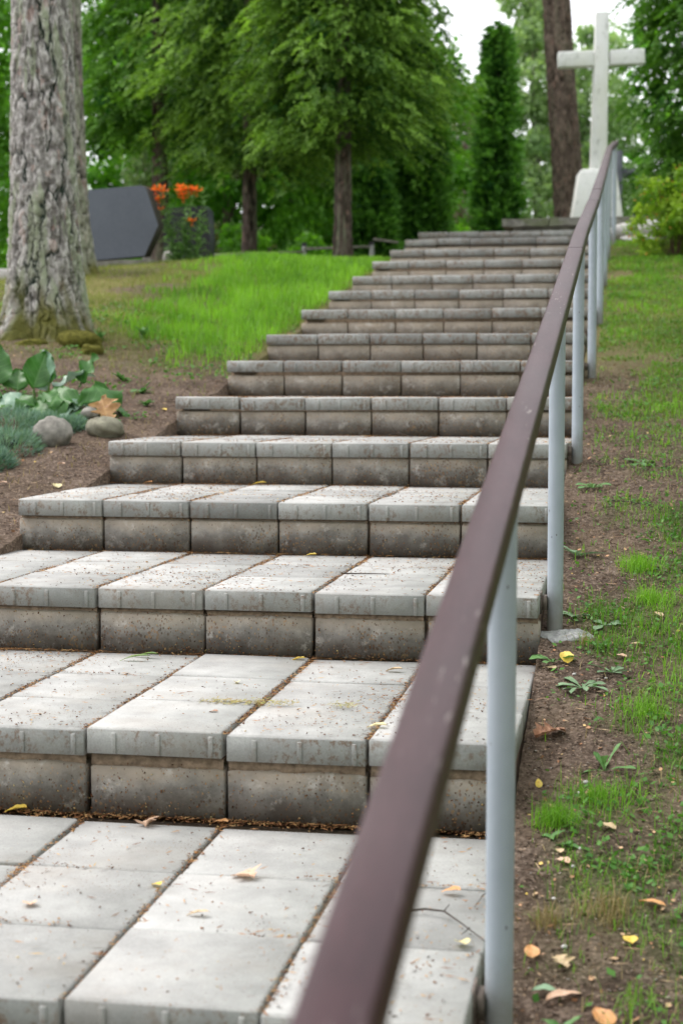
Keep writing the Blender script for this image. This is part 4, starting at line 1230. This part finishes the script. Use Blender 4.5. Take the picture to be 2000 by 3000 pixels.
# left lawn
x, y = scatter(330000, -3.5, -.01, 6.2, 15.5, 700)
d, l = grass_density(x, y)
g_ = rng(701); keep = g_.random(len(x)) < np.clip(l * .85, 0, 1) * .34 * (.35 + 1.1 * vnoise(x * 9, y * 9, 708))
x1, y1, l1 = x[keep], y[keep], l[keep]
V, T, t = blades(x1, y1, (.045 + .075 * g_.random(len(x1))) * (.55 + .45 * l1) * (1 - .45 * sstep(11.5, 13.5, y1)), np.full(len(x1), .0052) + .001 * (y1 - 7).clip(0, 8) * .5, 702, .42, -.10 + 1.05 * fade_tone(x1, y1, 703) + .5 * vnoise(x1 * 14, y1 * 14, 709))
gg.put(V, T, tone=t)
keep = g_.random(len(x)) < np.clip(d - l * .9, 0, 1) * .42 + .06 * sstep(7, 8.5, y) + .012
x2, y2 = x[keep], y[keep]
go = Geo()
V, T, t = blades(x2, y2, .018 + .03 * g_.random(len(x2)), np.full(len(x2), .0042), 704, .8, .05 + .9 * fade_tone(x2, y2, 705))
go.put(V, T, tone=t)
# right bank
x, y = scatter(190000, 1.82, 3.6, .7, 15.0, 710, 1.25)
d, l = grass_density(x, y)
g_ = rng(711)
keep = g_.random(len(x)) < (d * (.55 + .45 * sstep(2.9, 2.4, x)) * .80 + .010)
x3, y3 = x[keep], y[keep]
ok_ = rng(717).random(len(x3)) < .45 * sstep(4.5, 7, y3) + .12
V, T, t = blades(x3[ok_], y3[ok_], .012 + .022 * rng(718).random(int(ok_.sum())), .0024 + .0005 * (y3[ok_] - 2).clip(0, 9), 719, .9, .05 + .9 * fade_tone(x3[ok_], y3[ok_], 714)); go.put(V, T, tone=t)
x3, y3 = x3[~ok_], y3[~ok_]
tall = sstep(.5, .8, fbm(x3 * 4, y3 * 4, 713, 2))
V, T, t = blades(x3, y3, (.014 + .030 * rng(715).random(len(x3))) * (1 + 1.0 * tall), .0022 + .0005 * (y3 - 2).clip(0, 9), 712, .75, -.25 + 1.0 * fade_tone(x3, y3, 714) + .6 * vnoise(x3 * 18, y3 * 18, 716))
gg.put(V, T, tone=t)
lawn = gg.make('grass', M_GRASS); tag(lawn, 'green grass blades growing on both banks beside the steps', kind='stuff')

o = go.make('short_grass', leafy('worn_grass_blade', (.075, .115, .018), (.30, .34, .075), .3, .6)); tag(o, 'short olive and yellowish worn grass between the bare patches', kind='stuff')
gg = Geo()
x, y = scatter(9000, 1.82, 3.2, .8, 13, 720, 1.3); d, _ = grass_density(x, y)
k = rng(721).random(len(x)) < .25 + .75 * d
V, T, t = blades(x[k], y[k], np.full(k.sum(), .035), np.full(k.sum(), .0018), 722, 1.3); gg.put(V, T, tone=t)
x, y = scatter(6000, -3.2, -.01, 4, 14, 723)
V, T, t = blades(x, y, np.full(len(x), .035), np.full(len(x), .0032), 724, 1.3); gg.put(V, T, tone=t)
o = gg.make('dry_grass', M_GRASS_DRY); tag(o, 'thin straw coloured dead grass lying over the soil', kind='stuff')

# small round-leaved ground cover
def cover(x, y, s, seed, up=.6):
    g = rng(seed); n = len(x)
    P = np.stack([x, y, terrain(x, y) + .002 + .014 * g.random(n)], 1)
    az = g.random(n) * 6.28
    A = np.stack([np.cos(az), np.sin(az), .1 + up * g.random(n)], 1); A = unit(A) * (s * (.6 + .8 * g.random(n)))[:, None]
    B = unit(np.cross(A, np.array([0, 0, 1.0]) + g.normal(size=(n, 3)) * .4)) * (np.linalg.norm(A, axis=1) * .34)[:, None]
    return rhombs(P, A, B, np.clip(.45 + .2 * g.normal(size=n), 0, 1))
gg = Geo()
x, y = scatter(95000, 1.83, 3.4, .8, 13, 730, 1.3); d, _ = grass_density(x, y); n1 = fbm(x * 6, y * 6, 731, 2)
k = rng(732).random(len(x)) < (d * .7 + .07) * sstep(.42, .58, n1) + .02
V, T, t = cover(x[k], y[k], .009 + .009 * rng(738).random(int(k.sum())), 733); gg.put(V, T, tone=t)
x, y = scatter(30000, -2.6, -.02, 5.5, 9.5, 734); n1 = fbm(x * 3, y * 3, 735, 2)
k = rng(736).random(len(x)) < .35 * sstep(.5, .66, n1)
V, T, t = cover(x[k], y[k], .022 + 0 * x[k], 737); gg.put(V, T, tone=t)
M_COVER = leafy('ground_cover_leaf', (.04, .13, .02), (.13, .30, .05), .3, .5)
o = gg.make('ground_cover', M_COVER); tag(o, 'small weeds and clover leaves scattered over the banks', kind='stuff')

# moss around the foot of the pine
V, Q = rock_geo((.13, .10, .07), 460, 24, amp=.35)
M_MOSS = plain('moss', (.10, .095, .022), 1, .05, .55, 40, .012)
for i, (x, y, z, s, lab) in enumerate([(-1.03, 7.45, 1.36, 1.0, 'mossy root hump at the right foot of the thick pine'), (-.90, 7.25, 1.30, .62, 'small mossy root lump lying before the thick pine'), (-1.30, 7.36, 1.32, .8, 'mossy root hump at the front of the thick pine')]):
    o = add('mossy_root', V * s, Q, M_MOSS, None, smooth=True, loc=(x, y, z), rot=(0, 0, i * 1.7)); tag(o, lab, 'root', 'mossy roots of the thick pine')

# ---- crumbs of soil, bark and small stones
def chips(n, P, size, seed, flat=.35, tone=None):
    """small irregular tetrahedra-like chips"""
    g = rng(seed)
    d = g.normal(size=(n, 4, 3)); d = d / np.linalg.norm(d, axis=2, keepdims=True)
    d[..., 2] *= flat
    V = (P[:, None, :] + d * size[:, None, None]).reshape(-1, 3)
    k = np.arange(n)[:, None] * 4
    T = np.concatenate([k + [0, 1, 2], k + [0, 2, 3], k + [0, 3, 1], k + [1, 3, 2]], 1).reshape(-1, 3)
    t = g.random(n) if tone is None else tone
    return V, T, np.repeat(t, 4)
M_CRUMB = attr_mat('soil_crumb', [(0, (.045, .028, .02)), (.35, (.11, .070, .048)), (.7, (.21, .14, .10)), (.93, (.36, .28, .22)), (1, (.52, .48, .44))], 1)
gg = Geo()
x, y = scatter(70000, 1.80, 2.75, .75, 7, 740, 1.5)
P = np.stack([x, y, terrain(x, y) + .001], 1)
V, T, t = chips(len(x), P, .0020 + .0040 * rng(741).random(len(x)) ** 3 + .0003 * y, 742); gg.put(V, T, tone=t)
x, y = scatter(26000, -1.6, -.006, 3.2, 8.5, 743)
P = np.stack([x, y, terrain(x, y) + .001], 1)
V, T, t = chips(len(x), P, .0032 + .006 * rng(744).random(len(x)) ** 3, 745); gg.put(V, T, tone=t)
o = gg.make('soil_crumbs', M_CRUMB); tag(o, 'crumbs of soil bark and grit lying on the bare earth', kind='stuff')

# ================================================================ LITTER ON THE STEPS
M_LITTER = attr_mat('litter', [(0, (.05, .024, .016)), (.35, (.16, .065, .028)), (.6, (.36, .17, .07)), (.85, (.50, .30, .13)), (1, (.62, .48, .20))], .9)
gl = Geo()
g = rng(760)
for k in range(0, 14):
    z, y0 = TREAD[k]; y1 = TREAD[k + 1][1] + .014
    n = int(np.interp(k, [0, 1, 2, 4, 8, 14], [700, 9000, 9500, 5200, 2600, 1300]))
    x = g.random(n) * 1.79 + .005; y = y0 + .004 + (y1 - y0 - .008) * g.random(n)
    cl = fbm(x * 2.6 + k * 3, y * 2.6, 761, 3); kk = g.random(n) < .16 + 2.2 * (cl - .42).clip(0, 1)
    x, y = x[kk], y[kk]
    # drifts: against the riser, in the long joints, and in the cross joints
    m = int(n * .38)
    xr = g.random(m) * 1.79; yr = y1 - np.abs(g.normal(0, .018, m)) - .002
    kk = g.random(m) < .15 + .85 * sstep(.42, .6, vnoise(xr * 5, xr * 0 + k, 762)); xr, yr = xr[kk], yr[kk]
    m = n // 2
    xj = .3 * g.integers(1, 6, m) + g.normal(0, .006, m) + DX[k]; yj = y0 + (y1 - y0) * g.random(m)
    kk = g.random(m) < .35 + .65 * sstep(.4, .6, vnoise(yj * 9, xj * 9 + k, 763)); xj, yj = xj[kk], yj[kk]
    m = n // 9
    xc = g.random(m) * 1.79; yc = y0 + D / 3 * g.integers(1, 3, m) + g.normal(0, .008, m)
    kk = g.random(m) < sstep(.5, .7, vnoise(xc * 4, yc * 4 + k, 764)); xc, yc = xc[kk], yc[kk]
    X = np.concatenate([x, xr, xj, xc]); Y = np.concatenate([y, yr, yj, yc]); n = len(X)
    depth_ = np.concatenate([np.zeros(len(x) + len(xr)), -.0025 * np.ones(len(xj)), np.zeros(len(xc))])
    P = np.stack([X, Y, z + .0022 + depth_ + .001 * g.random(n)], 1)
    kind = g.random(n)
    fl = kind < .72
    V, T, t = chips(int(fl.sum()), P[fl], .0016 + .0036 * g.random(int(fl.sum())) ** 2.4 + .00015 * k, 765 + k, .45, np.clip(g.random(int(fl.sum())) * .95, 0, 1))
    gl.put(V, T, tone=t)
    nd = ~fl; q = int(nd.sum()); az = g.random(q) * np.pi * 2
    A = np.stack([np.cos(az), np.sin(az), .03 * g.random(q)], 1) * (.006 + .024 * g.random(q) ** 1.8)[:, None]
    B = np.stack([-np.sin(az), np.cos(az), .5 + 0 * az], 1) * .0010
    V, T, t = rhombs(P[nd], A, B, .3 + .6 * g.random(q)); gl.put(V, T, tone=t)
    # bits stuck to the faces above
    if k < 9:
        q = 1500; xf = g.random(q) * 1.78; up = g.random(q) ** 1.6 * .11
        kk = g.random(q) < .45 + .5 * sstep(.4, .6, vnoise(xf * 6, up * 20 + k, 766)); xf, up = xf[kk], up[kk]
        P = np.stack([xf, np.full(len(xf), TREAD[k + 1][1] + .0145), z + .004 + up], 1)
        V, T, t = chips(len(xf), P, .0016 + .0018 * g.random(len(xf)), 790 + k, 1.0, np.clip(g.random(len(xf)), 0, 1)); gl.put(V, T, tone=t)
o = gl.make('needle_litter', M_LITTER); tag(o, 'brown needles and seed scales strewn over the steps', kind='stuff')

# heap of moss-coloured bits on the third tread from the bottom
gl = Geo(); n = 900
x = 1.06 + .36 * g.random(n); k_ = g.random(n) < sstep(.35, .6, vnoise(x * 22, x * 0 + 3, 5)); x = x[k_]; n = len(x); y = TREAD[2][1] + .325 + g.normal(0, .016, n) + .03 * (fbm(x * 9, x * 0, 7, 2) - .5)
P = np.stack([x, y, TREAD[2][0] + .003 + .004 * g.random(n)], 1)
az = g.random(n) * 6.28; A = np.stack([np.cos(az), np.sin(az), .2 * g.random(n)], 1) * (.006 + .012 * g.random(n))[:, None]
V, T, t = rhombs(P, A, np.stack([-np.sin(az), np.cos(az), .4 + 0 * az], 1) * .001, .5 + .5 * g.random(n)); gl.put(V, T, tone=t)
o = gl.make('litter_drift', attr_mat('straw_litter', [(0, (.16, .11, .04)), (.6, (.34, .24, .09)), (1, (.36, .36, .12))])); tag(o, 'drift of straw coloured bits along a joint of the second visible tread', kind='stuff')

# ================================================================ FALLEN LEAVES
LM = {
    'yellow': leaf_mat('yellow_leaf', (.80, .55, .07), (.86, .66, .16), None, (.62, .36, .06), .5, .2, 60),
    'pale': leaf_mat('pale_yellow_leaf', (.78, .66, .32), (.84, .76, .45), None, None, .5, .2, 60),
    'orange': leaf_mat('orange_fallen_leaf', (.66, .30, .10), (.74, .42, .20), None, (.45, .20, .10), .6, .15, 60),
    'peach': leaf_mat('peach_leaf', (.66, .42, .28), (.74, .52, .38), None, (.55, .32, .2), .6, .15, 60),
    'tan': leaf_mat('tan_leaf', (.50, .36, .20), (.64, .49, .31), None, (.36, .22, .12), .7, .1, 60),
    'brown': leaf_mat('brown_leaf', (.26, .125, .07), (.44, .24, .15), None, (.16, .08, .05), .6, .1, 60),
    'green': leaf_mat('green_fallen_leaf', (.18, .30, .17), (.28, .42, .26), None, None, .5, .15, 40),
    'leaf_green': leaf_mat('fresh_green_leaf', (.10, .20, .03), (.20, .30, .06), None, None, .5, .2, 40),
}
fl_seed = [0]
def fallen(label, x, y, z, L, Wd, shape, col, az, pitch=.05, roll=0, bend=.5, cup=.3, wave=.03, curl=.08):
    fl_seed[0] += 1
    V, Q = leaf_grid(L, Wd, shape, cup, bend, wave, 4 if shape not in ('oak', 'maple') else 5, 6 if shape not in ('oak', 'maple') else 12, seed=fl_seed[0], curl=curl)
    V = V - V[:, :].mean(0) * [1, 1, 0]
    V = xform(V, (0, 0, 0), az, pitch, roll)
    V[:, 2] -= np.quantile(V[:, 2], .12)
    if z is None: z = float(terrain(x, y)) + .004
    o = add('fallen_leaf', V, Q, LM[col], None, smooth=True, loc=(x, y, z + .0025)); tag(o, label, 'leaf', 'fallen leaves')
    return o
z1, z2, z3, z4 = TREAD[1][0], TREAD[2][0], TREAD[3][0], TREAD[4][0]
fallen('pale orange lobed leaf lying in the middle of the lowest tread', 1.331, 1.56, z1, .055, .05, 'maple', 'peach', .9, curl=.14)
fallen('orange oval leaf on the lowest tread between handrail and nearest post', 1.713, 1.536, z1, .036, .022, 'ovate', 'orange', 1.5)
fallen('pale yellow leaf on the lowest tread beside the nearest post', 1.759, 1.271, z1, .030, .026, 'round', 'pale', .4)
fallen('orange leaf at the foot of the lowest riser over a joint', 1.193, 1.905, z1, .042, .022, 'ovate', 'orange', 1.4)
fallen('golden leaf at the foot of the lowest riser at the left edge', .742, 1.925, z1, .05, .026, 'ovate', 'yellow', 1.7)
fallen('crumpled pinkish brown leaf near the foot of the lowest riser', 1.047, 1.875, z1, .05, .04, 'maple', 'peach', .2, curl=.3)
fallen('small peach leaf on the left of the lowest tread', .999, 1.337, z1, .03, .026, 'round', 'peach', .5)
fallen('small yellow leaf beside the long joint of the lowest tread', 1.184, 1.481, z1, .028, .018, 'ovate', 'yellow', .9)
fallen('narrow ochre leaf on the lowest tread', 1.302, 1.334, z1, .042, .014, 'lance', 'tan', 1.6)
fallen('golden leaf below the second riser over a joint', 1.169, 2.838, z2, .04, .02, 'ovate', 'yellow', 1.6)
fallen('pale yellow leaf on the front edge of the second tread at a joint', 1.501, 2.037, z2, .045, .020, 'ovate', 'pale', 1.4)
fallen('long green leaf below the second riser, the nearer of the two', .745, 2.762, z2, .085, .016, 'lance', 'leaf_green', 1.62)
fallen('long green leaf below the second riser, the farther of the two', .76, 2.815, z2, .075, .014, 'lance', 'leaf_green', 1.3)
fallen('pale leaf in the middle of the second tread', 1.089, 2.486, z2, .028, .018, 'ovate', 'pale', .3)
fallen('rust coloured leaf near the front edge of the second tread', 1.122, 2.128, z2, .024, .016, 'ovate', 'brown', 1.5)
fallen('pale tan leaf left of the handrail on the second tread', 1.441, 2.719, z2, .05, .020, 'lance', 'tan', 1.3)
fallen('yellow leaf at the foot of the third riser', 1.012, 3.80, z3, .045, .018, 'lance', 'yellow', 1.5)
fallen('yellow leaf left of centre at the foot of the fourth riser', .62, 4.76, z4, .07, .022, 'lance', 'yellow', 1.4)
fallen('orange leaf at the left foot of the fourth riser', .17, 4.78, z4, .045, .022, 'ovate', 'orange', 1.2)
fallen('bright yellow leaf on the soil below the second post', 1.872, 2.745, None, .042, .036, 'round', 'yellow', .3, .75, 0, .3)
fallen('large curled brown oak leaf on the soil beside the second tread', 1.852, 2.30, None, .085, .055, 'oak', 'brown', -.9, .35, .2, .6, curl=.25)
fallen('tan leaf on the bare soil right of the nearest post', 1.985, 1.853, None, .038, .030, 'ovate', 'tan', 1.2, .4)
fallen('peach leaf on the soil right of the nearest post', 1.905, 1.695, None, .030, .024, 'round', 'peach', 1.0, .3)
fallen('small pale leaf just above the peach leaf by the nearest post', 1.897, 1.745, None, .022, .016, 'round', 'tan', .2, .3)
fallen('golden leaf lying apart on the dark soil at lower right', 2.027, 1.428, None, .026, .026, 'round', 'yellow', .4, .4)
fallen('orange leaf touching the right side of the nearest post', 1.866, 1.366, None, .034, .028, 'ovate', 'orange', .2, .6)
fallen('tan lobed leaf just right of the nearest post', 1.917, 1.345, None, .036, .034, 'maple', 'tan', .6, .5)
fallen('grey green leaf near the foot of the nearest post', 1.892, 1.262, None, .042, .030, 'ovate', 'green', 1.9, .3)
fallen('orange brown leaf at the lower right corner of the bank', 1.985, 1.185, None, .05, .04, 'ovate', 'orange', .5, .5)
fallen('orange brown curled leaf at the right edge', 2.068, 1.559, None, .05, .020, 'lance', 'orange', 1.3, .3)
fallen('small yellow leaf standing beside the lowest riser end', 1.842, 2.034, None, .022, .016, 'ovate', 'yellow', .2, 1.1)
fallen('tan leaf in the grass above the footing', 2.104, 3.135, None, .035, .028, 'ovate', 'tan', .9, .5)
fallen('peach leaf among weeds right of the bright yellow leaf', 2.008, 2.808, None, .028, .022, 'ovate', 'peach', 1.2, .4)
fallen('tan dry leaf right of the footing', 2.05, 2.888, None, .035, .022, 'ovate', 'tan', 1.6, .4)
fallen('brownish pink leaf under the grey green leaf by the nearest post', 1.925, 1.245, None, .075, .026, 'lance', 'peach', -.9, .2)
fallen('tan leaf beside the right end of the second tread', 1.832, 2.70, None, .04, .026, 'ovate', 'tan', 1.0, .2)
fallen('pale yellow leaf on the soil by the left end of the fourth step', -.10, 4.50, None, .05, .038, 'ovate', 'pale', .7, .5)
fallen('small orange leaf on the soil at the left frame edge', -.30, 4.45, None, .045, .024, 'ovate', 'peach', 1.4, .2)
fallen('pinkish leaf on the soil below the rounded boulder', -.21, 4.85, None, .035, .026, 'ovate', 'peach', 1.2, .2)
fallen('small yellow leaf on the soil left of the sixth step', -.12, 6.0, None, .04, .026, 'ovate', 'yellow', 1.0, .4)
# more of them too small to tell apart
gl = Geo(); g = rng(850)
n = 4400; x = np.concatenate([g.uniform(1.83, 2.9, n // 2), g.uniform(-2.4, -.02, n // 2)]); y = np.concatenate([.8 + 8 * g.random(n // 2) ** 1.3, g.uniform(3.6, 11, n // 2)])
P = np.stack([x, y, terrain(x, y) + .003], 1); az = g.random(n) * 6.28
A = np.stack([np.cos(az), np.sin(az), .3 * g.normal(size=n)], 1) * (.004 + .014 * g.random(n) ** 2)[:, None]
B = unit(np.cross(A, np.array([0, 0, 1.0]) + .4 * g.normal(size=(n, 3)))) * (np.linalg.norm(A, axis=1) * .36)[:, None]
V, T, t = rhombs(P, A, B, g.random(n)); gl.put(V, T, tone=t)
o = gl.make('leaf_litter', attr_mat('small_leaf_litter', [(0, (.22, .10, .05)), (.5, (.45, .25, .14)), (.85, (.58, .40, .24)), (1, (.70, .50, .10))])); tag(o, 'small faded leaf scraps lying on both banks', kind='stuff')

gl = Geo(); g = rng(860); n = 9000
x = np.concatenate([g.uniform(1.80, 2.8, n // 2), g.uniform(-2.2, -.005, n // 2)]); y = np.concatenate([.8 + 9 * g.random(n // 2) ** 1.4, g.uniform(3.4, 11, n // 2)])
P = np.stack([x, y, terrain(x, y) + .004], 1); az = g.random(n) * 6.28
A = np.stack([np.cos(az), np.sin(az), .12 * g.normal(size=n)], 1) * (.010 + .035 * g.random(n) ** 2)[:, None]
B = np.stack([-np.sin(az), np.cos(az), .4 + 0 * az], 1) * (.0008 + .00012 * y)[:, None]
V, T, t = rhombs(P, A, B, g.random(n)); gl.put(V, T, tone=t)
o = gl.make('pine_needles', attr_mat('dead_needles', [(0, (.10, .055, .035)), (.5, (.28, .17, .10)), (1, (.48, .36, .22))])); tag(o, 'dead brown needles and stalks strewn over the soil of both banks', kind='stuff')

# twigs
M_TWIG = plain('twig_bark', (.055, .042, .034), .9, .2, .3, 30)
def twig(label, pts, r, side=()):
    gl = Geo(); tube_into(gl, pts, np.linspace(r, r * .4, len(pts)), 6)
    for a in side: tube_into(gl, a, [r * .6, r * .25], 5)
    o = gl.make('twig', M_TWIG, smooth=True); tag(o, label, 'twig', 'twigs on the steps')
zt = z1 + .004
twig('dark curved twig on the lowest tread running to the nearest post', [(1.640, 1.405, zt), (1.68, 1.42, zt + .003), (1.715, 1.405, zt + .006), (1.755, 1.345, zt + .004), (1.795, 1.285, zt)], .0022,
     [[(1.715, 1.405, zt + .006), (1.722, 1.425, zt + .012)], [(1.765, 1.335, zt + .004), (1.755, 1.31, zt)]])
twig('thin bent twig on the lowest tread close to the nearest post', [(1.79, 1.58, zt), (1.772, 1.51, zt + .004), (1.762, 1.45, zt)], .0012)
zt = TREAD[4][0] + .003
twig('small branched dark twig at the foot of the fifth riser', [(.98, 5.70, TREAD[5][0] + .004), (1.03, 5.66, TREAD[5][0] + .02), (1.09, 5.63, TREAD[5][0] + .006), (1.16, 5.6, TREAD[5][0] + .004)], .0025, [[(1.03, 5.66, TREAD[5][0] + .02), (1.01, 5.65, TREAD[5][0] + .05)]])
twig('straight brown twig on the third tread left of the handrail', [(1.20, 3.32, z3 + .003), (1.28, 3.325, z3 + .004), (1.34, 3.33, z3 + .003)], .0022)
xx = 2.0; twig('grey lichen covered twig on the right bank beside the third post', [(1.97, 4.35, float(terrain(1.97, 4.35)) + .008), (2.03, 4.30, float(terrain(2.03, 4.3)) + .012), (2.10, 4.27, float(terrain(2.1, 4.27)) + .008)], .003,
     [[(2.03, 4.30, float(terrain(2.03, 4.3)) + .012), (2.05, 4.36, float(terrain(2.05, 4.36)) + .01)]])

# ================================================================ WEEDS AND TUFTS ON THE RIGHT BANK
M_WEED = leaf_mat('weed_leaf', (.07, .19, .035), (.13, .29, .07), ((.20, .36, .14), 60, .0009), None, .5, .25, 40)
M_WEED_B = leaf_mat('weed_leaf_dull', (.11, .20, .09), (.20, .32, .16), ((.24, .36, .2), 60, .0009), None, .5, .2, 40)
def rosette(label, x, y, n, L, Wd, shape, mat, seed, lift=(.15, .6), cat='weed', az0=0, azr=6.28):
    L *= 1.25; Wd *= 1.25
    r = random.Random(seed)
    e = empty('weed', label, cat, (x, y, float(terrain(x, y)) + .002), 'weeds on the right bank')
    for k in range(n):
        l = L * r.uniform(.65, 1.1)
        V, Q = leaf_grid(l, Wd * r.uniform(.75, 1.15), shape, .25, r.uniform(.2, 1.0), .05, 2, 4, seed=seed + k)
        o = add('leaf', V, Q, mat, e, smooth=True); o.rotation_euler = Euler((r.uniform(*lift), r.uniform(-.3, .3), az0 + azr * (k + r.uniform(-.3, .3)) / n), 'XYZ')
    return e
rosette('weed with long silvery green leaves below the second post', 1.915, 2.60, 9, .06, .014, 'spoon', M_WEED_B, 901)
rosette('leafy weed at the right end of the second tread', 1.838, 2.76, 6, .055, .020, 'spoon', M_WEED, 902, (.2, .8))
rosette('plantain weed with upright leaf right of the lowest cap slabs', 1.975, 2.13, 6, .055, .014, 'spoon', M_WEED, 903, (.2, 1.2))
rosette('weed with long pointed leaf on bare soil between second and third post', 1.868, 3.72, 5, .075, .018, 'lance', M_WEED_B, 904, (.1, .7))
rosette('small bright three leaved seedling in the soil right of the nearest post', 1.912, 1.775, 4, .022, .013, 'ovate', M_WEED, 905, (.2, .7))
rosette('small green seedling beside the nearest post', 1.878, 1.81, 4, .025, .012, 'ovate', M_WEED, 906, (.2, .7))
rosette('dull round leaved weed right of the second post', 1.965, 3.06, 5, .045, .020, 'spoon', M_WEED_B, 907, (.1, .5))
rosette('single leaved weed near the second post', 1.885, 3.12, 4, .045, .020, 'spoon', M_WEED_B, 908, (.1, .5))
rosette('upright weed right of the footing', 1.955, 2.87, 5, .035, .020, 'spoon', M_WEED, 909, (.3, 1.2))
rosette('low weed between bright yellow leaf and the lawn patch', 1.985, 2.70, 8, .05, .014, 'spoon', M_WEED_B, 910)
rosette('fresh weed at the bottom edge right of the nearest post', 1.925, 1.14, 6, .04, .018, 'ovate', M_WEED, 911, (.3, .9))
rosette('weed rosette on the soil just before the third post', 1.90, 4.55, 8, .06, .018, 'spoon', M_WEED, 912)
rosette('weed rosette in the grass right of the third post', 2.08, 4.95, 8, .06, .018, 'spoon', M_WEED, 913)
rosette('small seedling in the bare soil at lower right', 2.03, 1.62, 4, .022, .012, 'ovate', M_WEED, 914, (.2, .9))
for i, (x, y, lab) in enumerate([(-1.0, 7.7, 'bright green weed at the right foot of the thick pine'), (-.80, 7.9, 'second small weed further right of the pine foot'),
                               (-.33, 6.35, 'upright light green weed in the soil left of the seventh step'), (-.22, 6.05, 'tiny weed on the soil left of the sixth step'), (-.52, 6.6, 'light green weed behind the large leaved plant')]):
    e = rosette(lab, x, y, 10, .065 if i != 3 else .04, .024, 'ovate', M_WEED, 930 + i, (.3, 1.3)); e["group"] = 'weeds on the left bank'

def tuft(label, x, y, n, h, r, mat, seed, tone=.5):
    g = rng(seed)
    e = empty('grass_tuft', label, 'grass tuft', (x, y, float(terrain(x, y))), 'grass tufts on the right bank')
    X = x + g.normal(0, r, n); Y = y + g.normal(0, r, n)
    V, T, t = blades(X, Y, h * (.5 + .6 * g.random(n)), np.full(n, .0019), seed + 1, .75, tone + 0 * X, 0)
    crown_obj('blades', e, mat, (V, T, t))["kind"] = "stuff"
tuft('thick green grass tuft on the soil right of the nearest post', 1.882, 1.865, 330, .055, .020, M_GRASS, 950, .5)
tuft('loose grass tuft with yellowish blades above the thick tuft', 1.965, 1.985, 170, .05, .026, M_GRASS, 952, .55)
tuft('dry brownish grass tuft on the soil at lower right', 1.985, 1.52, 150, .05, .024, M_GRASS_DRY, 954, .35)
tuft('small dry grass tuft beside the nearest post', 1.888, 1.475, 80, .045, .018, M_GRASS_DRY, 956, .4)
tuft('tall bright grass tuft in the patch at the right edge', 2.055, 3.60, 300, .06, .028, M_GRASS, 958, .7)
tuft('bright grass tuft just behind the tall one at the right edge', 2.09, 3.28, 260, .055, .030, M_GRASS, 960, .7)
tuft('grass tuft at the right edge beside the second tread level', 2.06, 2.45, 300, .05, .035, M_GRASS, 962, .6)
tuft('thin grass tuft right of the footing', 1.912, 2.90, 26, .045, .007, M_GRASS_DRY, 964, .7)
tuft('bright upright blades at the bottom right corner', 2.04, 1.22, 70, .05, .030, M_GRASS, 966, .6)
# small pebbles that can be picked out
V, Q = rock_geo((1, 1, .7), 480, 8, amp=.25)
g = rng(975)
for i in range(8):
    x = g.uniform(1.85, 2.06); y = g.uniform(1.2, 2.3) if i < 6 else g.uniform(2.6, 3.2)
    s = g.uniform(.0035, .006)
    o = add('pebble', V * s, Q, M_PALE, None, smooth=True, loc=(x, y, float(terrain(x, y)) + .002)); tag(o, 'tiny pale pebble on the brown soil of the right bank', 'pebble', 'pale pebbles on the right bank')
